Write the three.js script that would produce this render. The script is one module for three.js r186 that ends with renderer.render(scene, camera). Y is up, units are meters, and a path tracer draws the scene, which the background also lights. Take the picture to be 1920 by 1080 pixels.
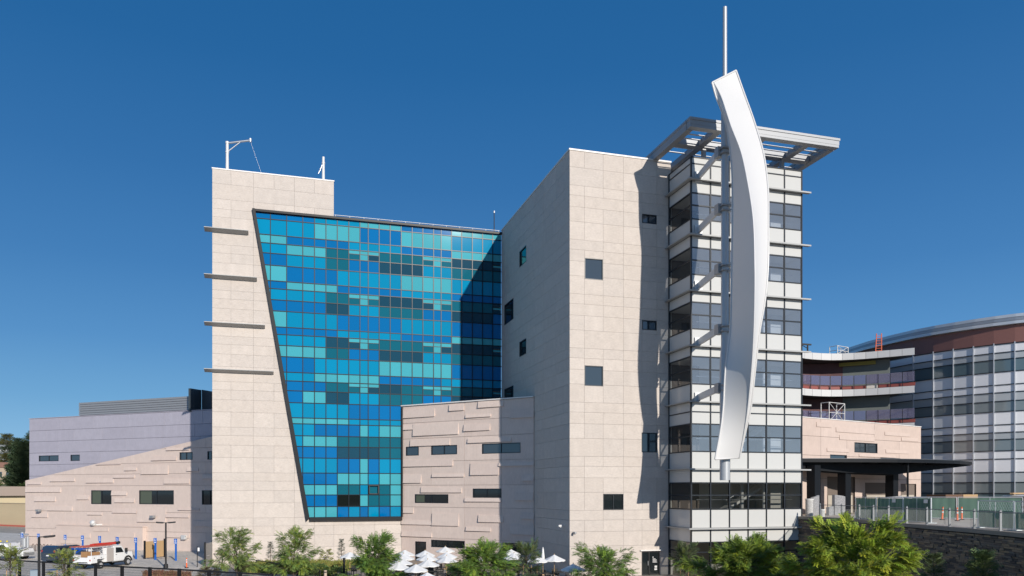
import * as THREE from 'three';
import { mergeGeometries, mergeVertices } from 'three/addons/utils/BufferGeometryUtils.js';
import { RoundedBoxGeometry } from 'three/addons/geometries/RoundedBoxGeometry.js';
import { ImprovedNoise } from 'three/addons/math/ImprovedNoise.js';

// ------------------------------------------------------------ camera, sky, sun, exposure
const scene = new THREE.Scene();
const CAM_H = 7.7, HEAD = THREE.MathUtils.degToRad(16.2), FOCAL = 1470;
const camera = new THREE.PerspectiveCamera(2 * Math.atan(540 / FOCAL) * 180 / Math.PI, 1920 / 1080, 0.5, 4000);
camera.position.set(0, CAM_H, 0);
camera.rotation.set(0, -HEAD, 0);
camera.setViewOffset(1920, 1080, 0, -380, 1920, 1080);      // rising front: verticals stay vertical
const SUN = new THREE.Vector3(0.2, 0.3406, 0.9187).normalize();
const sun = new THREE.DirectionalLight(new THREE.Color().setRGB(1, 0.93, 0.84), 4.6);
sun.position.copy(SUN).multiplyScalar(200).add(new THREE.Vector3(15, 10, -75));
sun.target.position.set(15, 10, -75);
sun.castShadow = true;
sun.shadow.mapSize.set(4096, 4096);
Object.assign(sun.shadow.camera, { left: -90, right: 90, top: 70, bottom: -60, near: 1, far: 500 });
scene.add(sun, sun.target);
{ // clear afternoon sky: pale at the horizon, deep blue above, a little brighter towards the sun
  const w = 1024, h = 512, d = new Float32Array(w * h * 4);
  const stops = [[-90, .30, .42, .50], [-2, .30, .46, .58], [0, .30, .53, .74], [3, .245, .485, .73], [6, .16, .385, .655], [10, .097, .285, .575], [15, .058, .212, .485], [21, .035, .163, .41], [28, .019, .129, .35], [36, .012, .110, .31], [60, .010, .090, .265], [90, .010, .088, .255]];
  const dir = new THREE.Vector3();
  for (let j = 0; j < h; j++) {
    const el = (j + .5) / h * 180 - 90;
    let k = 0; while (k < stops.length - 2 && el > stops[k + 1][0]) k++;
    const A = stops[k], B = stops[k + 1], t = THREE.MathUtils.clamp((el - A[0]) / (B[0] - A[0]), 0, 1);
    for (let i = 0; i < w; i++) {
      const phi = ((i + .5) / w - .5) * 2 * Math.PI, ce = Math.cos(el * Math.PI / 180);
      dir.set(Math.cos(phi) * ce, Math.sin(el * Math.PI / 180), Math.sin(phi) * ce);
      const ang = Math.acos(THREE.MathUtils.clamp(dir.dot(SUN), -1, 1)) * 180 / Math.PI;
      const glow = .9 * Math.exp(-ang / 25);
      const o = (j * w + i) * 4;
      for (let c = 0; c < 3; c++) d[o + c] = (A[c + 1] + (B[c + 1] - A[c + 1]) * t) * (1 + glow * .6) + glow * [.30, .29, .26][c];
      d[o + 3] = 1;
    }
  }
  const tex = new THREE.DataTexture(d, w, h, THREE.RGBAFormat, THREE.FloatType);
  tex.mapping = THREE.EquirectangularReflectionMapping;
  tex.magFilter = tex.minFilter = THREE.LinearFilter; tex.wrapS = THREE.RepeatWrapping;
  tex.needsUpdate = true;
  scene.background = tex; scene.environment = tex;
}
const renderer = new THREE.WebGLRenderer();
renderer.toneMapping = THREE.LinearToneMapping;
renderer.toneMappingExposure = 1.0;
renderer.shadowMap.enabled = true;

// ------------------------------------------------------------ helpers
function rng(seed) { let a = seed >>> 0; return () => { a = a + 0x6D2B79F5 | 0; let t = Math.imul(a ^ a >>> 15, 1 | a); t = t + Math.imul(t ^ t >>> 7, 61 | t) ^ t; return ((t ^ t >>> 14) >>> 0) / 4294967296; }; }
const used = {};
function numbered(n) { if (!(n in used)) { used[n] = 0; return n; } used[n]++; return n + '_' + String(used[n]).padStart(3, '0'); }
function tag(o, label, category, group, kind) {
  if (label) o.userData.label = label; if (category) o.userData.category = category;
  if (group) o.userData.group = group; if (kind) o.userData.kind = kind; return o;
}
const P = (u, v, y = 0) => new THREE.Vector3(u, y, -v);        // u to the right, v away from the camera along the grid
function mesh(g, m, name) { const o = new THREE.Mesh(g, m); o.name = name; o.castShadow = o.receiveShadow = true; return o; }
function thing(name, label, category, u, v, y = 0, turn = 0, group) {
  const o = new THREE.Group(); o.name = numbered(name); o.position.set(u, y, -v); o.rotation.y = turn;
  scene.add(o); return tag(o, label, category, group);
}
function solo(name, g, m, label, category, group) { const o = mesh(g, m, numbered(name)); scene.add(o); return tag(o, label, category, group); }
function struct(name, g, m) { const o = mesh(g, m, numbered(name)); o.userData.kind = 'structure'; scene.add(o); return o; }
function part(parent, name, g, m, p = [0, 0, 0], ry = 0) { const o = mesh(g, m, name); o.position.set(...p); o.rotation.y = ry; parent.add(o); return o; }
function copy(o, u, v, y = 0, turn, label) { const c = o.clone(); c.name = numbered(o.name.replace(/_\d{3}$/, '')); c.userData = { ...o.userData }; c.position.set(u, y, -v); if (turn !== undefined) c.rotation.y = turn; if (label) c.userData.label = label; scene.add(c); return c; }
// boxes by their extents, bars between points
const BX = (x0, x1, y0, y1, z0, z1) => new THREE.BoxGeometry(x1 - x0, y1 - y0, z1 - z0).translate((x0 + x1) / 2, (y0 + y1) / 2, (z0 + z1) / 2);
const RB = (x0, x1, y0, y1, z0, z1, r = .03, s = 2) => new RoundedBoxGeometry(x1 - x0, y1 - y0, z1 - z0, s, r).translate((x0 + x1) / 2, (y0 + y1) / 2, (z0 + z1) / 2);
const M = (list) => mergeGeometries(list.map(g => { const q = g.index ? g.toNonIndexed() : g; for (const k of Object.keys(q.attributes)) if (!['position', 'normal', 'uv'].includes(k)) q.deleteAttribute(k); if (!q.attributes.uv) q.setAttribute('uv', new THREE.BufferAttribute(new Float32Array(q.attributes.position.count * 2), 2)); return q; }));
const CY = (r0, r1, y0, y1, x = 0, z = 0, n = 14) => new THREE.CylinderGeometry(r1, r0, y1 - y0, n).translate(x, (y0 + y1) / 2, z);
function bar(a, b, r, r2 = r, n = 8) {
  const A = new THREE.Vector3(...a), B = new THREE.Vector3(...b), d = B.clone().sub(A), L = d.length();
  const g = new THREE.CylinderGeometry(r2, r, L, n); g.translate(0, L / 2, 0);
  g.applyQuaternion(new THREE.Quaternion().setFromUnitVectors(new THREE.Vector3(0, 1, 0), d.normalize())); return g.translate(A.x, A.y, A.z);
}
function beam(a, b, w, h) { // rectangular bar, h vertical
  const A = new THREE.Vector3(...a), B = new THREE.Vector3(...b), d = B.clone().sub(A), L = d.length();
  const g = new THREE.BoxGeometry(w, h, L); const m = new THREE.Matrix4().lookAt(B, A, new THREE.Vector3(0, 1, 0)); g.applyMatrix4(m); const c = A.add(B).multiplyScalar(.5); return g.translate(c.x, c.y, c.z);
}
function extrude(pts, depth, bevel = 0, holes = []) {
  const s = new THREE.Shape(pts.map(p => new THREE.Vector2(...p)));
  for (const h of holes) s.holes.push(new THREE.Path(h.map(p => new THREE.Vector2(...p))));
  return new THREE.ExtrudeGeometry(s, { depth, bevelEnabled: bevel > 0, bevelSize: bevel, bevelThickness: bevel, bevelSegments: 2, curveSegments: 8 });
}
function quadGrid(fn, nu, nv) { // surface from a function (s,t)->[x,y,z]
  const pos = [], uv = [], idx = [];
  for (let j = 0; j <= nv; j++) for (let i = 0; i <= nu; i++) { pos.push(...fn(i / nu, j / nv)); uv.push(i / nu, j / nv); }
  for (let j = 0; j < nv; j++) for (let i = 0; i < nu; i++) { const a = j * (nu + 1) + i, b = a + 1, c = a + nu + 1, d = c + 1; idx.push(a, b, d, a, d, c); }
  const g = new THREE.BufferGeometry(); g.setAttribute('position', new THREE.Float32BufferAttribute(pos, 3)); g.setAttribute('uv', new THREE.Float32BufferAttribute(uv, 2)); g.setIndex(idx); g.computeVertexNormals(); return g;
}
// a wall frame: origin (u,v), direction along the wall left to right as seen from outside
function frame(A, B) { const du = B[0] - A[0], dv = B[1] - A[1], L = Math.hypot(du, dv); return { A, L, du: du / L, dv: dv / L, a: Math.atan2(dv, du), at: (x, z = 0) => [A[0] + du / L * x + dv / L * z, A[1] + dv / L * x - du / L * z] }; }
function inFrame(parent, F, name, g, m, x = 0, y = 0, z = 0) { // child of a thing standing (unturned) at F.A
  const o = mesh(g, m, name); const q = F.at(x, z); o.position.set(q[0] - parent.userData.u, y, -(q[1] - parent.userData.v)); o.rotation.y = F.a; parent.add(o); return o;
}
function build(name, label, category, u, v) { const t = thing(name, label, category, u, v); t.userData.u = u; t.userData.v = v; return t; }

// convex clipping for wall panels
function clip(poly, a, b, c) { // keep a*x+b*y<=c
  const out = []; for (let i = 0; i < poly.length; i++) {
    const p = poly[i], q = poly[(i + 1) % poly.length], dp = a * p[0] + b * p[1] - c, dq = a * q[0] + b * q[1] - c;
    if (dp <= 1e-9) out.push(p); if ((dp < -1e-9 && dq > 1e-9) || (dp > 1e-9 && dq < -1e-9)) { const t = dp / (dp - dq); out.push([p[0] + (q[0] - p[0]) * t, p[1] + (q[1] - p[1]) * t]); }
  } return out;
}
function areaOf(p) { let s = 0; for (let i = 0; i < p.length; i++) { const a = p[i], b = p[(i + 1) % p.length]; s += a[0] * b[1] - b[0] * a[1]; } return s / 2; }
function plate(poly, holes, z0, z1, uo = 0, vo = 0) { // flat piece with rectangular holes, front at z1, edges back to z0
  let pieces = [poly];
  for (const [x0, x1, y0, y1] of holes) {
    const nx = []; for (const q of pieces) {
      const l = clip(q, 1, 0, x0), r = clip(q, -1, 0, -x1); let m = clip(clip(q, -1, 0, -x0), 1, 0, x1);
      const b = clip(m, 0, 1, y0), t = clip(m, 0, -1, -y1);
      for (const w of [l, r, b, t]) if (w.length > 2 && Math.abs(areaOf(w)) > 1e-4) nx.push(w);
    } pieces = nx;
  }
  if (!pieces.length) return null;
  const pos = [], nor = [], uv = [];
  const V = (p, z, n) => { pos.push(p[0], p[1], z); nor.push(...n); uv.push(p[0] + uo, p[1] + vo); };
  const onEdge = (m) => { for (let i = 0; i < poly.length; i++) { const a = poly[i], b = poly[(i + 1) % poly.length], L = Math.hypot(b[0] - a[0], b[1] - a[1]); if (Math.abs((b[0] - a[0]) * (m[1] - a[1]) - (b[1] - a[1]) * (m[0] - a[0])) / L < 1e-4) return true; } return false; };
  for (const q of pieces) {
    for (let i = 1; i < q.length - 1; i++) { V(q[0], z1, [0, 0, 1]); V(q[i], z1, [0, 0, 1]); V(q[i + 1], z1, [0, 0, 1]); }
    for (let i = 0; i < q.length; i++) {
      const a = q[i], b = q[(i + 1) % q.length], L = Math.hypot(b[0] - a[0], b[1] - a[1]); if (L < 1e-5 || !onEdge([(a[0] + b[0]) / 2, (a[1] + b[1]) / 2])) continue;
      const n = [(b[1] - a[1]) / L, -(b[0] - a[0]) / L, 0];
      V(a, z0, n); V(b, z0, n); V(b, z1, n); V(a, z0, n); V(b, z1, n); V(a, z1, n);
    }
  }
  const g = new THREE.BufferGeometry(); g.setAttribute('position', new THREE.Float32BufferAttribute(pos, 3)); g.setAttribute('normal', new THREE.Float32BufferAttribute(nor, 3)); g.setAttribute('uv', new THREE.Float32BufferAttribute(uv, 2)); return g;
}
const rectP = (x0, x1, y0, y1) => [[x0, y0], [x1, y0], [x1, y1], [x0, y1]];
function panelWall(parent, ys, colsOf, holes, cuts, mats, { gap = .015, depth = .05, name = 'panel', seed = 1, z = 0 } = {}) {
  const R = rng(seed);
  for (let j = 0; j < ys.length - 1; j++) {
    const xs = colsOf(j);
    for (let i = 0; i < xs.length - 1; i++) {
      let poly = rectP(xs[i] + gap / 2, xs[i + 1] - gap / 2, ys[j] + gap / 2, ys[j + 1] - gap / 2);
      for (const c of cuts) if (poly.length) poly = clip(poly, ...c);
      if (poly.length < 3 || areaOf(poly) < .02) continue;
      const m = mats[Math.floor(R() * mats.length)], uo = R() * 20, vo = R() * 20;
      const g = plate(poly, holes.filter(h => h[0] < xs[i + 1] && h[1] > xs[i] && h[2] < ys[j + 1] && h[3] > ys[j]), z - depth, z, uo, vo);
      if (g) part(parent, name, g, m);
    }
  }
}

// ------------------------------------------------------------ procedural textures
const PN = new ImprovedNoise();
function noiseTex(n, fn, srgb) { // tiling handled by wrapping noise on a torus-free lattice: mirrored repeat hides seams
  const d = new Uint8Array(n * n * 4);
  for (let j = 0; j < n; j++) for (let i = 0; i < n; i++) { const c = fn(i / n, j / n, i, j), o = (j * n + i) * 4; for (let k = 0; k < 3; k++) d[o + k] = Math.max(0, Math.min(255, 255 * (Array.isArray(c) ? c[k] : c))); d[o + 3] = 255; }
  const t = new THREE.DataTexture(d, n, n, THREE.RGBAFormat); t.wrapS = t.wrapT = THREE.MirroredRepeatWrapping; t.magFilter = THREE.LinearFilter; t.minFilter = THREE.LinearMipmapLinearFilter; t.generateMipmaps = true;
  if (srgb) t.colorSpace = THREE.SRGBColorSpace; t.needsUpdate = true; return t;
}
const fbm = (x, y, z, o = 4) => { let s = 0, a = .5, f = 1; for (let i = 0; i < o; i++) { s += a * PN.noise(x * f, y * f, z); a *= .5; f *= 2.03; } return s; };
const hash = rng(77);
const speck = new Float32Array(512 * 512).map(() => hash());
// cast concrete: board-fine horizontal grain, pits and blotches (one tile = 3 m)
const concMap = noiseTex(512, (x, y, i, j) => { const g = speck[j * 512 + i]; return .93 + .06 * fbm(x * 5, y * 5, 1) + .07 * fbm(x * 14, y * 36, 2, 3) + .035 * fbm(x * 50, y * 110, 6, 2) + .025 * (g - .5) - (g > .985 ? .08 : 0); }, true);
const concBump = noiseTex(512, (x, y, i, j) => .5 + .35 * fbm(x * 40, y * 90, 5, 3) + .18 * (speck[j * 512 + i] - .5));
const plastMap = noiseTex(512, (x, y, i, j) => .945 + .05 * fbm(x * 4, y * 4, 7) + .045 * fbm(x * 26, y * 7, 3, 3) + .02 * (speck[j * 512 + i] - .5), true);
const asphMap = noiseTex(512, (x, y, i, j) => .90 + .17 * fbm(x * 5, y * 5, 11, 5) + .12 * fbm(x * 30, y * 4, 12, 3) + .14 * (speck[j * 512 + i] - .5), true);
const metalMap = noiseTex(256, (x, y, i, j) => .95 + .06 * fbm(x * 3, y * 40, 9, 3) + .02 * (speck[j * 512 + i] - .5), true);
const stoneMap = noiseTex(256, (x, y, i, j) => .85 + .25 * fbm(x * 12, y * 12, 4) + .12 * (speck[j * 512 + i] - .5), true);
function rep(t, r) { const c = t.clone(); c.repeat.set(r, r); c.needsUpdate = true; return c; }
const concM3 = rep(concMap, 1 / 3), concB3 = rep(concBump, 1 / 3), plastM4 = rep(plastMap, 1 / 4);

// ------------------------------------------------------------ materials (linear base colours)
const L = (r, g, b) => new THREE.Color().setRGB(r, g, b);
const std = (c, rough = .8, o = {}) => new THREE.MeshStandardMaterial({ color: L(...c), roughness: rough, ...o });
const phy = (c, rough = .3, o = {}) => new THREE.MeshPhysicalMaterial({ color: L(...c), roughness: rough, ...o });
const concMats = [[.655, .585, .525], [.64, .57, .51], [.67, .60, .54], [.63, .565, .51]].map(c => std(c, .92, { map: concM3, bumpMap: concB3, bumpScale: .02 }));
const concDark = std([.50, .44, .39], .95);
const pinkMats = [[.77, .635, .555], [.755, .62, .545], [.785, .65, .57]].map(c => std(c, .9, { map: plastM4 }));
const pinkLow = [[.70, .575, .505], [.685, .56, .495], [.715, .59, .52]].map(c => std(c, .9, { map: plastM4 }));
const pinkSun = [[.62, .50, .435], [.605, .485, .42], [.63, .51, .445]].map(c => std(c, .9, { map: plastM4 }));
const pinkJoint = std([.42, .33, .29], .95);
const violetMats = [[.44, .42, .485], [.43, .41, .475], [.45, .43, .495]].map(c => std(c, .6, { map: plastM4 }));
const violetJoint = std([.2, .19, .25], .9);
const coping = std([.72, .70, .67], .45);
const darkFrame = std([.014, .018, .024], .3);
const mullionM = phy([.015, .02, .027], .3, { specularIntensity: .28 });
const borderM = phy([.02, .022, .025], .38, { specularIntensity: .25 });
const greyMetal = std([.36, .37, .38], .5, { metalness: .35, map: metalMap });
const paleMetal = std([.58, .585, .585], .45, { metalness: .2 });
const finMetal = std([.34, .345, .34], .5, { metalness: .1 });
const blackMetal = std([.018, .018, .02], .5, { metalness: .3 });
const steel = std([.5, .52, .55], .35, { metalness: .85 });
const whitePaint = phy([.63, .625, .615], .38, { clearcoat: .3, clearcoatRoughness: .3 });
const winDark = phy([.012, .016, .018], .04, { ior: 1.6 });
const winDark2 = phy([.035, .046, .055], .05, { ior: 1.9 });
const blindM = std([.075, .095, .07], .9);
const mastMetal = std([.44, .455, .47], .38, { metalness: .25 });
const spandrelW = phy([.545, .545, .525], .16, { ior: 1.5 });
const visionGlass = new THREE.MeshPhysicalMaterial({ color: L(.72, .78, .86), roughness: .02, transmission: .86, thickness: 0, ior: 2.33 });
const lobbyGlass = new THREE.MeshPhysicalMaterial({ color: L(.55, .56, .55), roughness: .02, transmission: 1, thickness: 0, ior: 1.55 });
const clearGlass = new THREE.MeshPhysicalMaterial({ color: L(.99, 1, .995), roughness: 0, transmission: 1, thickness: 0, ior: 1.3 });
const violetGlass = new THREE.MeshPhysicalMaterial({ color: L(.50, .48, .66), roughness: .03, transmission: .85, thickness: 0, ior: 1.9 });
const tints = (c) => [1, .955, 1.045].map(k => phy(c.map(x => x * k), .035, { ior: 1.4 }));
const paneMats = { C: tints([.0, .125, .34]), A: tints([.0, .21, .385]), T: tints([.055, .335, .40]), V: tints([.004, .105, .155]), N: tints([.008, .052, .088]), K: tints([.004, .007, .007]) };
const interiorW = std([.66, .64, .60], .9), interiorC = std([.8, .79, .77], .9), interiorF = std([.25, .22, .19], .7), interiorD = std([.16, .13, .11], .9);
const brownMetal = std([.25, .115, .095], .5, { map: metalMap });
const redSteel = std([.24, .06, .05], .6);
const leafMat = (o = {}) => new THREE.MeshPhysicalMaterial({ vertexColors: true, roughness: .7, transmission: .15, thickness: 0, side: THREE.DoubleSide, ...o });
const leafM = leafMat(), leafDry = std([1, 1, 1], .9, { vertexColors: true, side: THREE.DoubleSide });
const bark = std([.11, .085, .065], .95, { map: stoneMap });
const timber = std([.50, .33, .17], .8, { map: metalMap });
const rubber = std([.02, .02, .02], .85);

// ============================================================ THE GROUND
const groundMat = std([.52, .45, .36], .95, { map: rep(asphMap, 1 / 9) });
const lotMat = std([.82, .745, .64], .92, { map: rep(asphMap, 1 / 6) });
const paveMat = std([.40, .33, .27], .9, { map: rep(asphMap, 1 / 3) });
function flatShape(pts, y, d = 0) { // polygon in (u,v) as a sheet (or slab when d>0) with uv in metres
  const s = new THREE.Shape(pts.map(p => new THREE.Vector2(p[0], p[1])));
  const g = d ? new THREE.ExtrudeGeometry(s, { depth: d, bevelEnabled: false }) : new THREE.ShapeGeometry(s);
  g.rotateX(-Math.PI / 2); return g.translate(0, y, 0);
}
struct('ground', flatShape([[-1500, -1200], [1500, -1200], [1500, 1600], [-1500, 1600]], 0), groundMat);
struct('parking_lot', flatShape([[-90, 205], [-5.2, 119], [-5.5, 66], [-40, 92], [-90, 130]], .004), lotMat);
struct('patio', flatShape([[3.5, 80], [12.4, 87.6], [24.1, 75], [24.1, 65], [33.8, 65], [33.8, 58], [30, 46], [8, 46], [2, 62]], .004), paveMat);
const rockPts = [[44.8, 60.9], [45.05, 55], [43.22, 48.7], [41.6, 42.8], [40.3, 37.9], [38.7, 33.0], [35.5, 25]];
struct('plaza', flatShape([...rockPts.map(p => [p[0] + .25, p[1]]), [60, 20], [110, 20], [110, 140], [45.3, 140], [45.3, 61]], 0, 5.3), std([.62, .53, .44], .9, { map: rep(asphMap, 1 / 5) }));
{ // distant wooded rise behind the viewpoint (mirrored in the lower glazing) and the hillside at the far left
  const ring = quadGrid((s, t) => { const a = Math.PI * (.02 + .96 * s), r = 190 + 260 * t; const n = fbm(Math.cos(a) * 3, s * 9, 2, 4); const y = -1 + (t < .6 ? t / .6 : 1) * (17 + 9 * n); return [Math.cos(a) * r, y, Math.sin(a) * r + 10]; }, 90, 10);
  struct('hill', ring, std([.05, .075, .03], .95, { map: rep(asphMap, 30) }));
  const slope = quadGrid((s, t) => { const u = -420 + 330 * s, v = 330 + 330 * t; const y = -1 + Math.pow(t, .8) * (66 - 30 * s) + 3 * fbm(s * 6, t * 6, 4); return [u, y, -v]; }, 40, 30);
  struct('hill', slope, std([.12, .13, .06], .95, { map: rep(asphMap, 12) }));
}

// ============================================================ LEFT CONCRETE TOWER
const Vb = 87.77;
const GL = [[-3.1, 37.32], [2.5, 4.75]]; // slanted glass edge, top to bottom
function winIn(parent, F, x0, x1, y0, y1, { mull = 1, pane = winDark, z = 0, deep = .16, fm = darkFrame, blind = 0, label } = {}) {
  const w = x1 - x0, h = y1 - y0, t = .07;
  const fr = M([BX(-w / 2, w / 2, 0, t, -deep, .012), BX(-w / 2, w / 2, h - t, h, -deep, .012), BX(-w / 2, -w / 2 + t, t, h - t, -deep, .012), BX(w / 2 - t, w / 2, t, h - t, -deep, .012), ...Array.from({ length: mull }, (_, i) => { const x = -w / 2 + w * (i + 1) / (mull + 1); return BX(x - .03, x + .03, t, h - t, -deep, -.02); })]);
  const o = inFrame(parent, F, 'window', fr, fm, (x0 + x1) / 2, y0, z);
  for (let i = 0; i <= mull; i++) { const a = -w / 2 + w * i / (mull + 1) + .04, b = -w / 2 + w * (i + 1) / (mull + 1) - .04; part(o, 'pane', BX(a, b, t, h - t, -deep + .004, -deep + .07), pane); }
  if (blind) part(o, 'blind', BX(-w / 2 + .1, -w / 2 + w * blind, t + .02, h - t - .02, -deep + .072, -deep + .08), blindM);
  if (label) o.userData.label = label; return o;
}
const floorPat = [1.6, .88, 1.02, 1.3];
function courses(top, first, bottom = 0) { const ys = [top, top - first]; let k = 0; while (ys[ys.length - 1] - floorPat[k % 4] > bottom + .3) { ys.push(ys[ys.length - 1] - floorPat[k % 4]); k++; } ys.push(bottom); return ys.reverse(); }
{
  const T = build('concrete_tower', 'tall sandy concrete tower at left with four grey fins on its left edge', 'building', -1, Vb);
  const F = frame([-7.25, Vb], [5.21, Vb]);
  // solid wall behind the cladding; its frame origin is the left corner
  const body = M([BX(0, 12.46, 0, 41.42, -14, -.075), BX(12.46, 19.9, 0, 4.6, -1.2, -.075)]);
  const wall = inFrame(T, F, 'wall', body, concDark);
  const sl = (GL[1][0] - GL[0][0]) / (GL[1][1] - GL[0][1]); // du/dy of slanted edge
  // left of the slanted edge: u - sl*y <= u0 - sl*y0
  const u0 = GL[0][0] + 7.25 - sl * GL[0][1] - .12;
  const ys = courses(41.5, 1.5), top = ys.findIndex(y => y > 37.0);
  const cols = [0, 1.85, 4.1, 6.2, 8.3, 10.4, 12.46];
  const lower = ys.filter(y => y <= 37.0).concat([37.36]), upper = [37.36, ...ys.filter(y => y > 38)];
  const cset = (j) => j % 3 === 1 ? [0, 4.1, 8.3, 12.46] : cols;
  panelWall(wall, upper, cset, [], [], concMats, { seed: 3 });
  panelWall(wall, lower, cset, [], [[1, -sl, u0]], concMats, { seed: 4 });
  // apron under the glass
  panelWall(wall, ys.filter(y => y < 4.2).concat([4.62]), () => [8.3, 10.4, 12.46, 14.6, 16.9, 19.87], [], [[-1, sl, -u0]], concMats, { seed: 5 });
  // side return of the tower (faces away to the left)
  const FS = frame([-7.25, Vb + 14], [-7.25, Vb]);
  const side = inFrame(T, FS, 'side_wall', BX(0, 13.9, 0, 41.4, -.5, -.075), concDark);
  panelWall(side, ys, (j) => j % 2 ? [0, 4.5, 9.2, 14] : [0, 7, 14], [], [], concMats, { seed: 6, z: -.002 });
  inFrame(T, F, 'coping', BX(-.05, 12.51, 41.5, 41.62, -14, .05), coping);
  for (const [y, u1] of [[35.0, -3.64], [30.13, -2.78], [25.16, -1.97], [20.29, -1.09]]) {
    // wedge-shaped shelf: flat on top, underside rising to a thin nose
    inFrame(T, F, 'fin', extrude([[0, 0], [.8, 0], [.8, -.06], [0, -.3]], u1 + 7.25 + .75).rotateY(-Math.PI / 2).translate(u1 + 7.25, 0, 0), finMetal, 0, y + .12, 0);
  }
}
// rooftop davits and aerial
{
  const d = thing('roof_davit', 'white davit mast with angled hoist arm on the left tower roof', 'davit', -5.85, Vb + 1.2, 41.6, 0, 'davits on the tower roof');
  part(d, 'mast', M([CY(.17, .15, 0, 3.35), CY(.3, .3, 0, .08), CY(.19, .19, 2.2, 2.35), CY(.19, .19, 3.2, 3.4)]), whitePaint);
  part(d, 'arm', M([bar([0, 3.25, 0], [2.35, 3.75, .2], .12), bar([0, 2.3, 0], [1.35, 3.5, .12], .07), CY(.17, .17, 3.6, 3.9, 2.35, .2)]), steel);
  part(d, 'cable', bar([2.35, 3.65, .2], [3.55, .1, .4], .018), steel);
  const e = thing('roof_davit', 'single white davit mast with folded strut on the left tower roof', 'davit', 4.15, Vb + 1.2, 41.6, 0, 'davits on the tower roof');
  part(e, 'mast', M([CY(.17, .14, 0, 2.95), CY(.3, .3, 0, .08), CY(.19, .19, 2.2, 2.32)]), whitePaint);
  part(e, 'strut', M([bar([-.02, 2.3, 0], [-.55, 1.0, .1], .07), bar([-.55, 1.0, .1], [-.3, 1.5, .1], .05)]), steel);
  const a = thing('roof_aerial', 'thin dark aerial rod at the right end of the glass parapet', 'aerial', 23.75, Vb + 1.5, 37.2);
  part(a, 'rod', M([CY(.06, .05, 0, 3.2), CY(.12, .12, 0, .1)]), blackMetal); part(a, 'tip', CY(.09, .09, 3.2, 3.45), paleMetal);
}

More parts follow.
